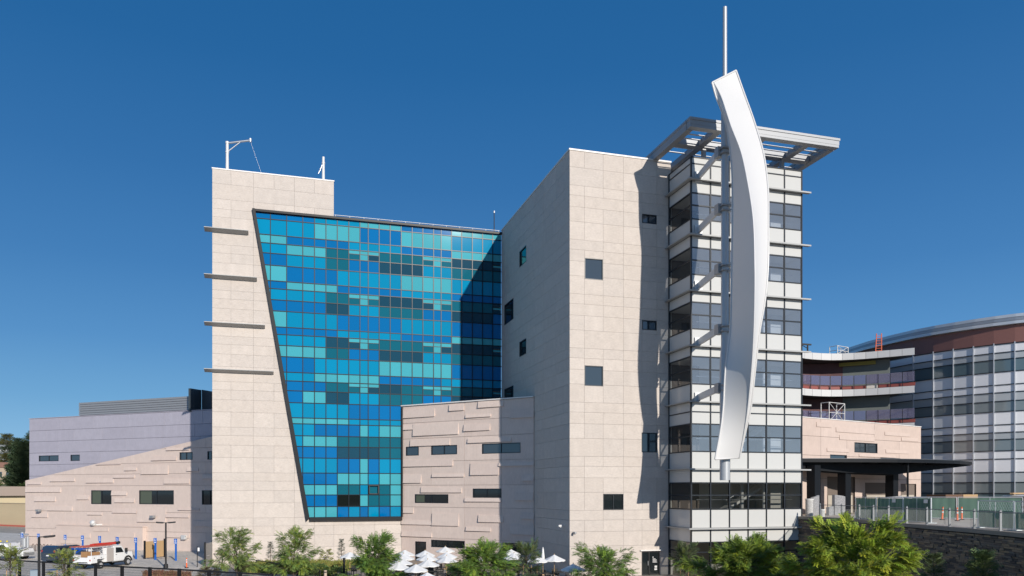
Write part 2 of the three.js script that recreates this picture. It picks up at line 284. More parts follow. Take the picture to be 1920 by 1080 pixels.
// ============================================================ BLUE GLASS CURTAIN WALL
{
  const cols = [-1.41, .26, 1.93, 3.16, 4.37, 5.58, 6.81, 8.02, 8.92, 10.12, 11.34, 12.57, 13.8, 15.01, 16.23, 17.1, 18.31, 19.49, 20.73, 21.94, 23.15, 24.17];
  const rows = [37.32, 36.72, 35.05, 34.16, 33.09, 31.82, 30.16, 29.33, 28.15, 26.96, 25.26, 24.46, 23.3, 22.1, 20.45, 19.52, 18.47, 17.19, 15.57, 14.93, 13.64, 12.49, 11.25, 9.62, 8.36, 7.24, 5.97, 4.81];
  const tints = ['CCCCAAAATTTTCCCCCTTTTT', 'AAAATTTTCCCCTTTTTAAAAA', 'TTCCCCCAAAAACCCCCTTTTT', 'AATTTVVstsVVVVstsNNNNq', 'CCAAAVVCCCNNNNAAAVVVVV', 'TTCCCCAAAAAATTTTTAAAAA', 'CCTTTTCCCCCCAAAAACCCCC', 'AAAAAVVstsNNNNstsVVVVq', 'CCCCCNNAAAVVVVCCCNNNNC', 'TTAAAACCCCCCAAAAACCCCC', 'CCCCCCAAAAAACCCCCTTTTT', 'AAAAANNstsVVVVstsNNNNq', 'TTTTTVVCCCNNNNAAAVVVVV', 'CCCCAAAAAATTTTTTTCCCCC', 'AAAATTTTTTCCCCCCAAAAAA', 'CCCCCVVstsNNVVstsVVVVq', 'CCCTTNNAAAVVVVCCCNNNNN', 'AAAAAAACCCCC', 'TTTTTTTAAAAA', 'AAAACCCCTATT', 'AAATTTVVVVVV', 'CCCCCCNNNNVV', 'AAAAAACCTCAA', 'CCCCCCTTTATT', 'TTTTTTVVAVVT', 'CCCCCCKKTVVT', 'TTTTTTCACACA'];
  const T = build('glass_curtain_wall', 'blue and aqua patchwork glass facade with slanted dark left edge', 'glass facade', 10, Vb);
  const F = frame([0, Vb], [1, Vb]);
  const slant = (y) => GL[0][0] + (GL[1][0] - GL[0][0]) * (37.32 - y) / (37.32 - 4.75);
  const sl = (GL[1][0] - GL[0][0]) / (GL[1][1] - GL[0][1]), u0 = GL[0][0] - sl * GL[0][1];
  inFrame(T, F, 'backing_wall', M([BX(5.24, 24.2, 4.7, 37.25, -10, -.09)]), concDark);
  const Z = .06, R = rng(21);
  const nameOf = { C: 'cobalt_pane', A: 'azure_pane', T: 'aqua_pane', V: 'teal_window_pane', N: 'smoke_window_pane', K: 'open_window_pane' };
  const put = (poly, k) => {
    poly = clip(poly, -1, sl, -(u0 + .1)); if (poly.length < 3 || areaOf(poly) < .03) return;
    const ms = paneMats[k]; let cx = 0, cy = 0; for (const q of poly) { cx += q[0] / poly.length; cy += q[1] / poly.length; }
    const g = plate(poly.map(q => [q[0] - cx, q[1] - cy]), [], -.14, 0);
    const o = inFrame(T, F, nameOf[k], g, ms[Math.floor(R() * 3)], cx, cy, Z + (k === 'K' ? -.1 : 0));
    o.rotation.x = (R() - .5) * .006; o.rotation.y = (R() - .5) * .006;            // panes never sit quite true
  };
  for (let r = 0; r < 27; r++) {
    const y1 = rows[r], y0 = rows[r + 1], s = tints[r], hgt = y1 - y0;
    for (let c = 0; c < s.length; c++) {
      const x0 = c ? cols[c - 1] : -4, x1 = cols[c]; if (x1 < slant(y0) - 3 && x1 < slant(y1)) continue;
      const k = s[c], e = .03;
      const sub = (a, b, t) => put(rectP(x0 + e, x1 - e, y0 + hgt * a + e * .6, y0 + hgt * b - e * .6), t);
      if (k === 's') { sub(.62, 1, 'T'); sub(0, .60, (r + c) % 3 ? 'V' : 'N'); }
      else if (k === 't') { sub(.62, 1, 'T'); sub(0, .60, 'T'); }
      else if (k === 'q') { sub(.68, 1, 'N'); sub(.4, .66, 'T'); sub(0, .38, 'N'); }
      else sub(0, 1, k);
    }
    // extra transoms of the split panes
    for (let c = 0; c < s.length; c++) if ('stq'.includes(s[c])) inFrame(T, F, 'transom', BX(cols[c - 1] + .03, cols[c] - .03, -.03, .03, -.08, .03), mullionM, 0, y0 + hgt * .61, Z);
  }
  // mullions and transoms
  cols.slice(0, 21).forEach((x, i) => {
    let y0 = i >= 11 ? 17.0 : 4.75; if (x < 2.5) y0 = GL[0][1] + (x - GL[0][0]) / sl;
    inFrame(T, F, 'mullion', BX(-.04, .04, y0, 37.34, -.1, .075), mullionM, x, 0, Z);
  });
  rows.slice(1, 27).forEach((y, i) => { const x0 = slant(y) + .1, x1 = i + 1 >= 17 ? 12.57 : 24.2; inFrame(T, F, 'transom', BX(x0, x1, -.04, .04, -.1, .062), mullionM, 0, y, Z); });
  // dark surround
  const fr = (name, pts, m = borderM) => inFrame(T, F, name, extrude(pts, .48, .01), m, 0, 0, -.08);
  fr('edge_frame', [[GL[0][0] - .16, 37.62], [GL[0][0] + .12, 37.62], [GL[1][0] + .12, 4.74], [GL[1][0] - .2, 4.40]]);
  inFrame(T, F, 'bottom_frame', BX(2.65, 12.65, 4.42, 4.78, -.08, .42), borderM);
  inFrame(T, F, 'side_frame', BX(12.58, 12.72, 4.79, 17.0, -.08, .40), borderM);
  inFrame(T, F, 'top_frame', BX(-2.95, 24.2, 37.36, 37.6, -.08, .38), borderM);
  inFrame(T, F, 'parapet_rail', M([bar([5.3, 38.0, -.4], [24.1, 38.0, -.4], .035), ...Array.from({ length: 13 }, (_, i) => bar([5.4 + i * 1.55, 37.6, -.4], [5.4 + i * 1.55, 38.0, -.4], .03))]), paleMetal);
  // the one casement that stands open
  inFrame(T, F, 'open_casement', M([BX(8.98, 10.08, 7.3, 7.4, .1, .2), BX(8.98, 10.08, 8.24, 8.34, .3, .4), BX(8.98, 9.06, 7.38, 8.26, .12, .36), BX(9.98, 10.08, 7.38, 8.26, .12, .36)]), blackMetal);
}

// ============================================================ RIGHT CONCRETE BLOCK
const Vf = 65.09, Ub = 24.21;
{
  const T = build('concrete_block', 'broad sandy concrete block beside the glass stair tower, its left side in shade', 'building', 29, Vf);
  const F = frame([Ub, Vf], [34.1, Vf]);
  const w = [[25.62, 27.41, 26.51, 28.41], [25.62, 27.41, 17.03, 18.84], [27.41, 29.38, 5.98, 7.41], [31.22, 32.66, 32.02, 32.84], [31.22, 32.66, 22.33, 23.2], [31.17, 32.71, 11.19, 12.98]];
  const loc = w.map(q => [q[0] - Ub, q[1] - Ub, q[2], q[3]]), door = [6.96, 8.77, 0, 2.2];
  const body = inFrame(T, F, 'front_wall', BX(.62, 9.8, 0, 37.7, -20.5, -.17), concDark);
  const ys = courses(37.8, 1.45), xs = [0, 1.41, 3.2, 5.17, 7.0, 8.48, 9.89];
  panelWall(body, ys, (j) => [xs, xs, [0, 1.41, 5.17, 7.0, 9.89], xs, [0, 3.2, 5.17, 8.48, 9.89]][j % 5], [...loc, door], [], concMats, { seed: 31, depth: .17 });
  loc.forEach((q, i) => winIn(T, F, ...q, { mull: i < 2 ? 0 : 1, pane: i === 2 ? winDark : winDark2, deep: .165 }));
  const FS = frame([Ub, 87.7], [Ub, Vf]);
  const side = inFrame(T, FS, 'side_wall', BX(0, 22.38, 0, 37.7, -.61, -.17), concDark);
  const sw = [[78.03, 80.46, 31.6, 33.3], [82.76, 86.44, 26.6, 28.9], [78.03, 80.46, 22.0, 23.6], [82.76, 86.44, 17.3, 19.3]].map(q => [87.7 - q[1], 87.7 - q[0], q[2], q[3]]);
  panelWall(side, ys, (j) => j % 3 === 1 ? [0, 3.7, 9.6, 15.4, 22.56] : [0, 3.7, 7.3, 9.6, 12.6, 15.4, 19, 22.56], sw, [], concMats, { seed: 32, depth: .17, z: 0 });
  sw.forEach(q => winIn(T, FS, ...q, { mull: 0, deep: .165, pane: winDark }));
  inFrame(T, F, 'coping', BX(-.06, 9.93, 37.81, 37.95, -22.6, .06), coping);
  // glazed door with its notices
  const d = inFrame(T, F, 'door', M([BX(-.9, -.82, 0, 2.2, -.12, .02), BX(.82, .9, 0, 2.2, -.12, .02), BX(-.82, .82, 2.1, 2.2, -.12, .02), BX(-.2, -.12, 0, 2.1, -.12, 0), BX(-.82, .82, 0, .12, -.12, 0)]), blackMetal, 7.865, 0, 0);
  part(d, 'pane', BX(-.82, .82, .12, 2.1, -.1, -.06), winDark); part(d, 'handle', BX(-.3, -.26, .9, 1.3, 0, .05), steel);
  part(d, 'notice', M([BX(.22, .5, 1.45, 1.5, -.06, -.052), BX(.22, .62, 1.35, 1.4, -.06, -.052), BX(.22, .6, 1.25, 1.3, -.06, -.052), BX(.22, .66, 1.15, 1.2, -.06, -.052), BX(.22, .3, 1.58, 1.68, -.06, -.052), BX(.4, .66, .45, .6, -.06, -.052), BX(.42, .66, .66, .85, -.06, -.052)]), whitePaint);
  inFrame(T, F, 'door_canopy', BX(6.8, 8.95, 2.22, 2.32, -.1, .18), coping);
}
for (const [u, v, r, label] of [[Ub + .35, Vf - .12, 0, 'small grey security camera on the sunny face near the block corner'], [Ub - .1, Vf + 1.4, -Math.PI / 2, 'small white security camera on the shaded side of the block']]) {
  const c = thing('security_camera', label, 'camera', u, v, r ? 4.55 : 4.0, r);
  part(c, 'bracket', M([BX(-.06, .06, -.08, .08, -.12, -.06), bar([0, 0, -.08], [0, -.02, .16], .025)]), r ? whitePaint : greyMetal);
  part(c, 'housing', M([RB(-.09, .09, -.1, .08, .1, .45, .03), CY(.06, .06, -.16, -.08, 0, .25)]), r ? whitePaint : greyMetal);
}

// ============================================================ GLASS STAIR TOWER
{
  const Ug = 33.9, Vg = 60.96, W = 11.22, D = 4.1;
  const T = build('glass_stair_tower', 'tall white and glass stair tower with projecting sunshade fins behind the sail', 'building', Ug + 5, Vg);
  const rows = [36.66, 36.1, 34.65, 33.56, 32.49, 31.29, 29.86, 28.82, 27.73, 26.48, 25.01, 24.08, 22.99, 21.76, 20.25, 19.36, 18.26, 16.98, 15.43, 14.56, 13.51, 12.44, 11.12, 9.6, 8.39, 7.3, 6.08, 4.42, 3.19, 2.33, 0];
  const kind = 'wwwvvwwvvwwvvwwvvwwwvvwwvvwwvv';
  const fins = [34.65, 29.86, 25.01, 20.25, 15.43, 9.6, 4.42];
  const F = frame([Ug, Vg], [Ug + W, Vg]), FS = frame([Ug, Vg + D], [Ug, Vg]);
  const R = rng(8);
  for (const [fr, xs, nm] of [[F, [0, 1.87, 3.74, 5.61, 7.48, 9.35, W], 'front'], [FS, [0, D], 'side']]) {
    for (let r = 0; r < 30; r++) for (let c = 0; c < xs.length - 1; c++) {
      const v = kind[r] === 'v';
      const g = BX(-(xs[c + 1] - xs[c]) / 2 + .04, (xs[c + 1] - xs[c]) / 2 - .04, rows[r + 1] - rows[r] + .04 + (rows[r] - rows[r + 1]) * 0, -.04, -.03, 0);
      const o = inFrame(T, fr, v ? 'vision_pane' : 'spandrel_panel', v ? new THREE.PlaneGeometry(xs[c + 1] - xs[c] - .08, rows[r] - rows[r + 1] - .08).translate(0, -(rows[r] - rows[r + 1]) / 2, -.02) : g, v ? (r > 22 || nm === 'side' ? lobbyGlass : visionGlass) : spandrelW, (xs[c] + xs[c + 1]) / 2, rows[r], 0);
      o.rotation.y += (R() - .5) * .004;
    }
    for (const x of xs) if (!(nm === 'side' && x === D)) inFrame(T, fr, 'mullion', BX(-.055, .055, 0, 36.7, -.12, .06), darkFrame, x + (x === 0 && nm === 'front' ? 0 : x === W ? -.055 : x === 0 ? .055 : 0), 0, 0);
    rows.slice(0, 30).forEach((y, i) => inFrame(T, fr, 'transom', BX(0, xs[xs.length - 1], -.05, .05, -.1, .045), darkFrame, 0, y, 0));
  }
  for (const y of fins) { const e = y < 5 ? -.3 : .6; inFrame(T, F, 'sunshade_fin', M([BX(-.45, W + e, -.04, .04, .06, .5), BX(-.45, -.07, -.04, .04, -D + .05, .06), BX(-.45, W + e, -.09, -.04, .44, .5)]), finMetal, 0, y, 0); }
  // roof, right and rear walls, floors, landings and core seen through the panes
  inFrame(T, F, 'roof_slab', BX(.12, W - .02, 36.3, 36.62, -12, -.1), concDark);
  inFrame(T, F, 'right_wall', BX(W - .14, W - .02, 0, 36.3, -12, -.13), interiorW);
  const core = inFrame(T, F, 'core_wall', M([BX(.2, W - .2, 0, 36.2, -7.2, -7), BX(.12, .4, 0, 36.2, -9, -D - .05)]), interiorW);
  for (const [i, y] of fins.entries()) inFrame(T, F, 'floor_slab', BX(.15, W - .2, y - 1.0, y - .62, -9, -.35), interiorC);
  for (const y of [32.0, 27.3, 22.5, 17.7, 12.2, 6.8]) {
    for (const x of [6.4, 8.7]) inFrame(T, F, 'column', CY(.16, .16, -.9, 1.6, 0, 0, 12), whitePaint, x, y, -2.2);
    inFrame(T, F, 'stair_flight', beam([5.2, -.95, -3.6], [9.6, 1.5, -3.6], 1.2, .22), interiorC, 0, y, 0);
    inFrame(T, F, 'handrail', M([bar([5.2, .0, -2.9], [9.6, 2.4, -2.9], .04), bar([1, .1, -.9], [10.8, .1, -.9], .03)]), steel, 0, y, 0);
    inFrame(T, F, 'partition', BX(.3, 3.1, -1.0, 1.7, -4.2, -4.1), interiorD, 0, y, 0);
    inFrame(T, F, 'partition', BX(9.5, 10.7, -1.0, 1.5, -2.4, -2.3), interiorW, 0, y, 0);
  }
}
// ============================================================ ROOF CANOPY OVER THE STAIR TOWER
{
  const u0 = 32.25, u1 = 46.85, v0 = 58.15, v1 = 74, y0 = 37.85, y1 = 38.6;
  const T = thing('roof_canopy', 'flat grey trellis canopy frame floating over the stair tower roof', 'canopy', (u0 + u1) / 2, 66, 36.66);
  const X0 = u0 - (u0 + u1) / 2, X1 = -X0, Z0 = 66 - v1, Z1 = 66 - v0, b = y0 - 36.66, t = y1 - 36.66;
  const edge = (x0, x1, z0, z1) => M([BX(x0, x1, b + .22, t, z0, z1), BX(x0 - .06, x1 + .06, t - .16, t + .04, z0 - .06, z1 + .06), BX(x0 + .02, x1 - .02, b, b + .24, z0 + .02, z1 - .02)]);
  part(T, 'edge_beam', edge(X0, X1, Z1 - .6, Z1), greyMetal); part(T, 'edge_beam', edge(X0, X1, Z0, Z0 + .6), greyMetal);
  part(T, 'edge_beam', edge(X0, X0 + .6, Z0 + .67, Z1 - .67), greyMetal); part(T, 'edge_beam', edge(X1 - .6, X1, Z0 + .67, Z1 - .67), greyMetal);
  for (const x of [X0 + 2.9, 0, X1 - 2.9]) part(T, 'cross_beam', BX(x - .3, x + .3, b + .05, t - .2, Z0 + .6, Z1 - .6), greyMetal);
  for (const z of [Z1 - 3.6, -1.2, Z0 + 3.4]) part(T, 'long_beam', BX(X0 + .6, X1 - .6, b + .02, t - .24, z - .32, z + .32), greyMetal);
  // louvre blades between the beams
  const bays = [[X0 + .62, X0 + 2.58], [X0 + 3.22, -.32], [.32, X1 - 3.22], [X1 - 2.58, X1 - .62]];
  for (const [a, c] of bays) for (const z of [Z1 - 1.2, Z1 - 2.0, Z1 - 2.8, Z1 - 4.6, Z1 - 5.6, Z0 + 1.2, Z0 + 2.0, Z0 + 5, Z0 + 6]) part(T, 'louvre', BX(a, c, b + .32, b + .36, z - .09, z + .09), paleMetal);
  for (const [x, z] of [[-4.0, Z1 - 3.6], [4.0, Z1 - 3.6], [-4, -1.2], [4, -1.2]]) part(T, 'post', BX(x - .16, x + .16, 0, b + .03, z - .16, z + .16), greyMetal);
}
// ============================================================ SAIL AND MAST
{
  const Lp = [[32.59, 40.07, 55.3], [32.89, 39.02, 55.24], [33.37, 37.87, 55.17], [33.77, 36.67, 55.12], [34.1, 34.42, 55.02], [34.18, 32.4, 54.93], [34.13, 29.28, 54.84], [34.05, 25.45, 54.8], [34.01, 22.91, 54.81], [33.95, 20.39, 54.87], [33.58, 17.26, 54.97], [33.47, 14.31, 55.1], [33.32, 12.78, 55.17], [32.87, 10.2, 55.3]];
  const Mp = [[32.73, 40.17, 55.3], [33.11, 38.85, 54.82], [33.27, 37.37, 54.29], [33.41, 36.05, 53.84], [33.79, 33.84, 53.1], [33.88, 31.4, 52.38], [33.92, 28.19, 51.66], [33.83, 24.47, 51.3], [33.89, 22.3, 51.4], [34.1, 19.6, 51.85], [34.42, 16.95, 52.63], [34.77, 14.2, 53.67], [34.92, 12.75, 54.28], [35.0, 10.35, 55.2]];
  const Rp = [[34.75, 41.36, 55.3], [35.34, 39.22, 54.93], [35.61, 37.79, 54.52], [35.91, 36.27, 54.17], [36.15, 34.08, 53.59], [36.15, 31.23, 53.03], [35.82, 28.24, 52.48], [35.59, 24.86, 52.2], [35.4, 22.41, 52.28], [35.12, 19.81, 52.63], [35.14, 17.07, 53.23], [35.29, 14.25, 54.04], [35.21, 12.77, 54.51], [35.06, 10.35, 55.3]];
  const mu = 34.29, mv = 56.2;
  const T = thing('sail_sculpture', 'tall white curved sail on a steel mast bracketed off the stair tower', 'sculpture', mu, mv, 0);
  const crv = (pts) => new THREE.CatmullRomCurve3(pts.map(p => new THREE.Vector3(p[0] - mu, p[1], mv - p[2])), false, 'centripetal');
  const cl = crv(Lp), cm = crv(Mp), cr = crv(Rp), N = 72;
  const smooth = (c) => c.getPoints(N * 1);
  const a = smooth(cl), m = smooth(cm), r = smooth(cr);
  const lerpG = (A, B, bulge, n = 6) => quadGrid((s, t) => { const i = Math.round(t * N); const p = A[i].clone().lerp(B[i], s); p.z += bulge * Math.sin(Math.PI * s) * Math.sin(Math.PI * Math.min(.98, Math.max(.02, t))); return [p.x, p.y, p.z]; }, n, N);
  const flip = (g) => { const ix = g.index.array; for (let i = 0; i < ix.length; i += 3) { const q = ix[i]; ix[i] = ix[i + 1]; ix[i + 1] = q; } g.computeVertexNormals(); return g; };
  const back = a.map((p, i) => p.clone().lerp(r[i], .5).add(new THREE.Vector3(.25, 0, -.25)));
  part(T, 'sail', M([flip(lerpG(a, m, 0)), flip(lerpG(m, r, -.16)), flip(lerpG(r, back, 0)), flip(lerpG(back, a, 0)),
    new THREE.BufferGeometry().setFromPoints([a[0], m[0], r[0], a[0], r[0], back[0]]), new THREE.BufferGeometry().setFromPoints([a[N], r[N], m[N], a[N], back[N], r[N]])].map(g => { if (!g.attributes.normal) g.computeVertexNormals(); return g; })), whitePaint);
  // rolled rims along the edges
  part(T, 'rim', new THREE.TubeGeometry(cl, 80, .075, 6), whitePaint); part(T, 'rim', new THREE.TubeGeometry(cr, 80, .075, 6), whitePaint); part(T, 'rim', new THREE.TubeGeometry(cm, 80, .05, 6), whitePaint);
  part(T, 'rim', M([bar(a[0].toArray(), r[0].toArray(), .075), bar(a[N].toArray(), r[N].toArray(), .075)]), whitePaint);
  part(T, 'mast', M([CY(.41, .41, 8.55, 18, 0, 0, 28), CY(.41, .31, 18, 19.5, 0, 0, 28), CY(.31, .30, 19.5, 38.2, 0, 0, 28), CY(.30, .19, 38.2, 38.9, 0, 0, 28), CY(.185, .17, 38.9, 46.87, 0, 0, 24)]), mastMetal);
  for (const y of [34.62, 30.0, 25.14, 20.24, 15.47]) {
    // tapered arm from the tower face to the mast with its clamp
    const arm = part(T, 'bracket', M([beam([.25, y + .3, -4.72], [-.35, y + .55, -.45], .2, .55), BX(-.1, .6, y - .1, y + .75, -4.74, -4.6)]), paleMetal);
    part(arm, 'clamp', M([BX(-.6, -.12, y + .15, y + .95, -.62, -.02), BX(-.45, .45, y + .3, y + .42, -.45, .45), BX(-.45, .45, y + .68, y + .8, -.45, .45)]), greyMetal);
    part(T, 'strut', M([bar([.1, y + .8, .2], [.25, y + .95, 1.7], .07), bar([.1, y + .2, .2], [.25, y + .1, 1.7], .05)]), paleMetal);
  }
}

// ============================================================ PATIO ANNEX (angled wall with raised blocks)
function wedge(w, h, uo, vo, k = 1) { // block standing proud at its lower left, dying into the wall towards the upper right
  const x = w / 2, z = [.17 * k, .12 * k, .015, .10 * k], p = [[-x, 0, z[0]], [x, 0, z[1]], [x, h, z[2]], [-x, h, z[3]]], b = p.map(q => [q[0], q[1], -.01]);
  const pos = [], uv = []; const tri = (...q) => q.forEach(k => { pos.push(...k); uv.push(k[0] + uo, k[1] + vo); });
  tri(p[0], p[1], p[2]); tri(p[0], p[2], p[3]);
  for (let i = 0; i < 4; i++) { const k = (i + 1) % 4; tri(b[i], b[k], p[k]); tri(b[i], p[k], p[i]); }
  const g = new THREE.BufferGeometry(); g.setAttribute('position', new THREE.Float32BufferAttribute(pos, 3)); g.setAttribute('uv', new THREE.Float32BufferAttribute(uv, 2)); g.computeVertexNormals(); return g;
}
function relief(parent, F, list, mats, thick, R, name = 'raised_block') {
  for (const [x0, x1, y0, y1] of list) inFrame(parent, F, name, wedge(x1 - x0, y1 - y0, R() * 20, R() * 20, thick / .1), mats[Math.floor(R() * mats.length)], (x0 + x1) / 2, y0, 0);
}
function subtractHoles(list, holes) { // keep raised blocks clear of the windows
  return list.flatMap(b => { let L_ = [b]; for (const h of holes) L_ = L_.flatMap(([x0, x1, y0, y1]) => { if (h[1] <= x0 || h[0] >= x1 || h[3] <= y0 || h[2] >= y1) return [[x0, x1, y0, y1]]; const o = []; if (h[3] < y1 - .05) o.push([x0, x1, h[3] + .02, y1]); if (h[2] > y0 + .05) o.push([x0, x1, y0, h[2] - .02]); return o; }); return L_.filter(q => q[1] - q[0] > .1 && q[3] - q[2] > .08); });
}
{
  const T = build('patio_annex', 'low pinkish annex with raised block pattern and ribbon windows behind the umbrellas', 'building', 18, 82);
  const F = frame([12.62, 87.7], [24.15, 75.25]), LN = F.L, R = rng(41);
  const wins = [[.61, 2.41, 11.59, 12.59], [4.12, 7.56, 11.6, 12.6], [10.74, 15.42, 11.56, 12.61], [1.87, 6.41, 6.34, 7.31], [9.58, 13.12, 6.96, 7.92], [4.12, 8.55, 1.55, 2.35], [13.27, 15.46, .95, 2.35]];
  const door = [1.94, 3.42, 0, 2.1];
  const wall = inFrame(T, F, 'wall', M([BX(0, LN, 0, 17.0, -.6, -.16), BX(1, LN - .5, 16.6, 16.98, -6, -.6)]), pinkJoint);
  panelWall(wall, [0, 2.55, 5.9, 8.3, 10.9, 13.45, 15.2, 17.1], (j) => j % 2 ? [0, 4.1, 8.52, 13.15, LN] : [0, 8.52, 13.15, LN], [...wins, door], [], pinkMats, { seed: 42, depth: .16, gap: .03 });
  const rel = [[.11, 4.6, 15.79, 16.73], [6.58, 8.48, 16.26, 16.93], [10.3, 13.42, 16.4, 17.05], [8.71, 11.85, 15.42, 15.74], [14.23, 17, 15.1, 16.0], [1.67, 7.74, 13.74, 15.02], [.11, 1.64, 14.47, 15.02], [8.48, 11.74, 14.01, 14.72], [1.29, 6.62, 12.62, 13.34], [8.98, 14.34, 12.74, 13.21], [.21, 7.02, 10.37, 11.11], [4.29, 8.48, 9.18, 9.52], [9.33, 12.82, 9.34, 10.58], [12.86, 17, 10.24, 10.6], [.18, 2.76, 8.55, 9.52], [2.78, 8.18, 7.5, 8.09], [15.61, 17, 8.69, 9.32], [14.77, 16.9, 6.71, 7.52], [8.6, 13.1, 6.55, 6.93], [.11, 1.69, 5.22, 5.88], [4.29, 7.79, 3.92, 5.24], [.05, 4.26, 3.96, 4.45], [10.34, 13.42, 4.42, 5.14], [8.76, 11.85, 3.45, 3.87], [14.23, 17, 3.22, 4.18], [15.44, 17, 4.82, 5.45], [.05, 4.2, 2.62, 3.2]];
  relief(T, F, subtractHoles(rel, wins), pinkMats, .1, R);
  wins.forEach((q, i) => winIn(T, F, ...q, { mull: i === 0 ? 0 : 1, pane: i < 3 ? winDark2 : winDark, deep: .155, blind: i === 3 ? .28 : 0 }));
  const d = inFrame(T, F, 'door', M([BX(-.74, -.66, 0, 2.1, -.15, .02), BX(.66, .74, 0, 2.1, -.15, .02), BX(-.66, .66, 2.0, 2.1, -.15, .02), BX(-.66, .66, 0, .15, -.15, -.04)]), blackMetal, 2.68, 0, 0);
  part(d, 'pane', BX(-.66, .66, .15, 2.0, -.14, -.08), winDark);
  inFrame(T, F, 'coping', BX(-.02, LN + .02, 17.12, 17.24, -.4, .14), coping);
}

// ============================================================ LOW-RISE BEHIND THE PARKING LOT
{
  const T = build('low_rise_building', 'long low-rise with violet upper storey over a sloping pinkish wall behind the parking lot', 'building', -20, 112);
  const F = frame([-35.2, 125.8], [-11.35, 106.7]), LN = 38, R = rng(51);
  const vw = [[2.24, 6.18, 11.82, 12.63], [8.54, 10.31, 11.79, 12.64]];
  const pw = [[28.68, 30.83, 11.61, 12.59], [33.25, 34.61, 11.58, 12.63], [12.99, 16.75, 5.89, 7.75], [21.74, 27.7, 5.93, 7.75], [32.36, 34.91, 5.94, 7.75]];
  const up = inFrame(T, F, 'upper_wall', M([BX(.28, LN, 0, 17.75, -14, -.56)]), violetJoint);
  const m = (14.5 - 9.13) / 34.12, cutUp = [m, -1, -(9.05)], cutDn = [-m, 1, 9.13]; // y >= 9.05 + m x ; y <= 9.13 + m x
  const rowsV = [9.0, 9.75, 11.35, 13.0, 14.6, 16.15, 17.85];
  panelWall(up, rowsV, (j) => { const s = (j * 2.7) % 5; const xs = [.28]; for (let x = 3 + s; x < LN - 1; x += 5.4 + (j % 2)) xs.push(x); xs.push(LN); return xs; }, vw, [cutUp], violetMats, { seed: 52, depth: .16, z: -.4, gap: .035 });
  const lw = inFrame(T, F, 'lower_wall', extrude([[0, 0], [LN, 0], [LN, 9.1 + m * LN - .05], [0, 9.05]], .36), pinkJoint, 0, 0, -.56);
  panelWall(lw, [0, 2.4, 4.9, 8.35, 9.9, 11.3, 13.1, 15.4], (j) => { const xs = [0]; for (let x = 4.6 + (j % 2) * 3; x < LN - 2; x += 7.1) xs.push(x); xs.push(LN); return xs; }, pw, [cutDn], pinkLow, { seed: 53, depth: .18, z: .56, gap: .03 });
  vw.forEach(q => winIn(T, F, ...q, { mull: q[1] - q[0] > 3 ? 1 : 0, z: -.4, deep: .155, pane: winDark2 }));
  pw.forEach((q, i) => winIn(T, F, ...q, { mull: 1, z: 0, deep: .175, pane: i < 2 ? winDark2 : winDark, blind: i === 2 ? .45 : i === 3 ? .35 : 0 }));
  const rel = [[.59, 3.26, 8.58, 8.95], [5.14, 9.91, 8.97, 9.52], [.2, 7.18, 7.49, 8.2], [2.01, 6.15, 6.21, 6.92], [4.66, 9.41, 4.93, 5.63], [1.47, 4.58, 3.97, 4.68], [14.01, 18.5, 11.18, 11.3], [12.17, 17.13, 8.76, 9.34], [17.19, 20.94, 9.39, 9.81], [19.23, 21.28, 10.35, 10.79], [22.17, 26.78, 9.84, 11.04], [23.97, 28.2, 11.6, 12.18], [26.55, 30.34, 12.87, 13.2], [26.14, 30.33, 8.59, 9.26], [16.85, 19.54, 7.08, 7.63], [17.47, 20.94, 6.14, 6.71], [17.02, 21.34, 4.75, 5.35], [21.51, 26.39, 3.61, 5.6], [26.49, 30.24, 4.28, 4.71], [12.42, 15.05, 4.44, 4.79], [28.55, 31.97, 5.21, 5.56], [30.02, 31.87, 10.17, 10.67], [26.62, 30.33, 1.71, 2.31], [32.5, 37, 9.2, 9.7], [31, 36, 3.2, 3.9], [10.4, 12.6, 6.5, 7.1], [.1, 5.4, 1.3, 1.9]];
  relief(T, F, subtractHoles(rel, pw), pinkLow, .11, R);
  // lean-to enclosure with its capped edge
  const e = inFrame(T, F, 'utility_enclosure', BX(7.0, 23.0, 0, 2.95, .02, .62), pinkLow[1]);
  part(e, 'cap', BX(6.9, 23.1, 2.955, 3.05, -.02, .7), pinkLow[2]);
  for (const [x0, x1, y0, y1] of [[9.2, 13.6, 1.35, 2.0], [18.1, 21.6, 1.6, 2.2], [14.2, 17, 2.3, 2.7], [8, 12, .5, .9]]) part(e, 'raised_block', plate(rectP(x0, x1, y0, y1), [], .62, .7, x0, y0), pinkLow[0]);
  // roof plant screen of long metal slats, and the dark wing wall at its end
  const sc = inFrame(T, F, 'roof_screen', BX(9.0, 30.1, 17.8, 19.85, -1.6, -1.5), violetJoint);
  for (let k = 0; k < 7; k++) part(sc, 'slat', BX(8.9, 30.15, 17.85 + k * .3, 18.1 + k * .3, -1.49, -1.4 + (k % 2) * .03), greyMetal);
  inFrame(T, F, 'wing_wall', extrude([[0, 0], [7.5, 0], [7.5, .6], [1.6, 2.7], [0, 3.0]], .3), std([.05, .065, .075], .6), 30.3, 17.76, -2.4);
  inFrame(T, F, 'wing_wall', BX(-.15, .15, 0, 2.95, 0, 1.9), std([.05, .065, .075], .6), 30.1, 17.76, -2.1);
  inFrame(T, F, 'coping', BX(.2, LN, 17.87, 17.95, -2, -.36), violetMats[0]);
  for (const [x, y] of [[3.35, 4.95], [24.6, 4.35]]) { const f = inFrame(T, F, 'floodlight', M([BX(-.1, .1, -.1, .1, .1, .3), RB(-.32, .32, -.16, .14, .3, .75, .04)]), greyMetal, x, y, 0); part(f, 'lens', BX(-.26, .26, -.17, -.162, .34, .7), winDark2); }
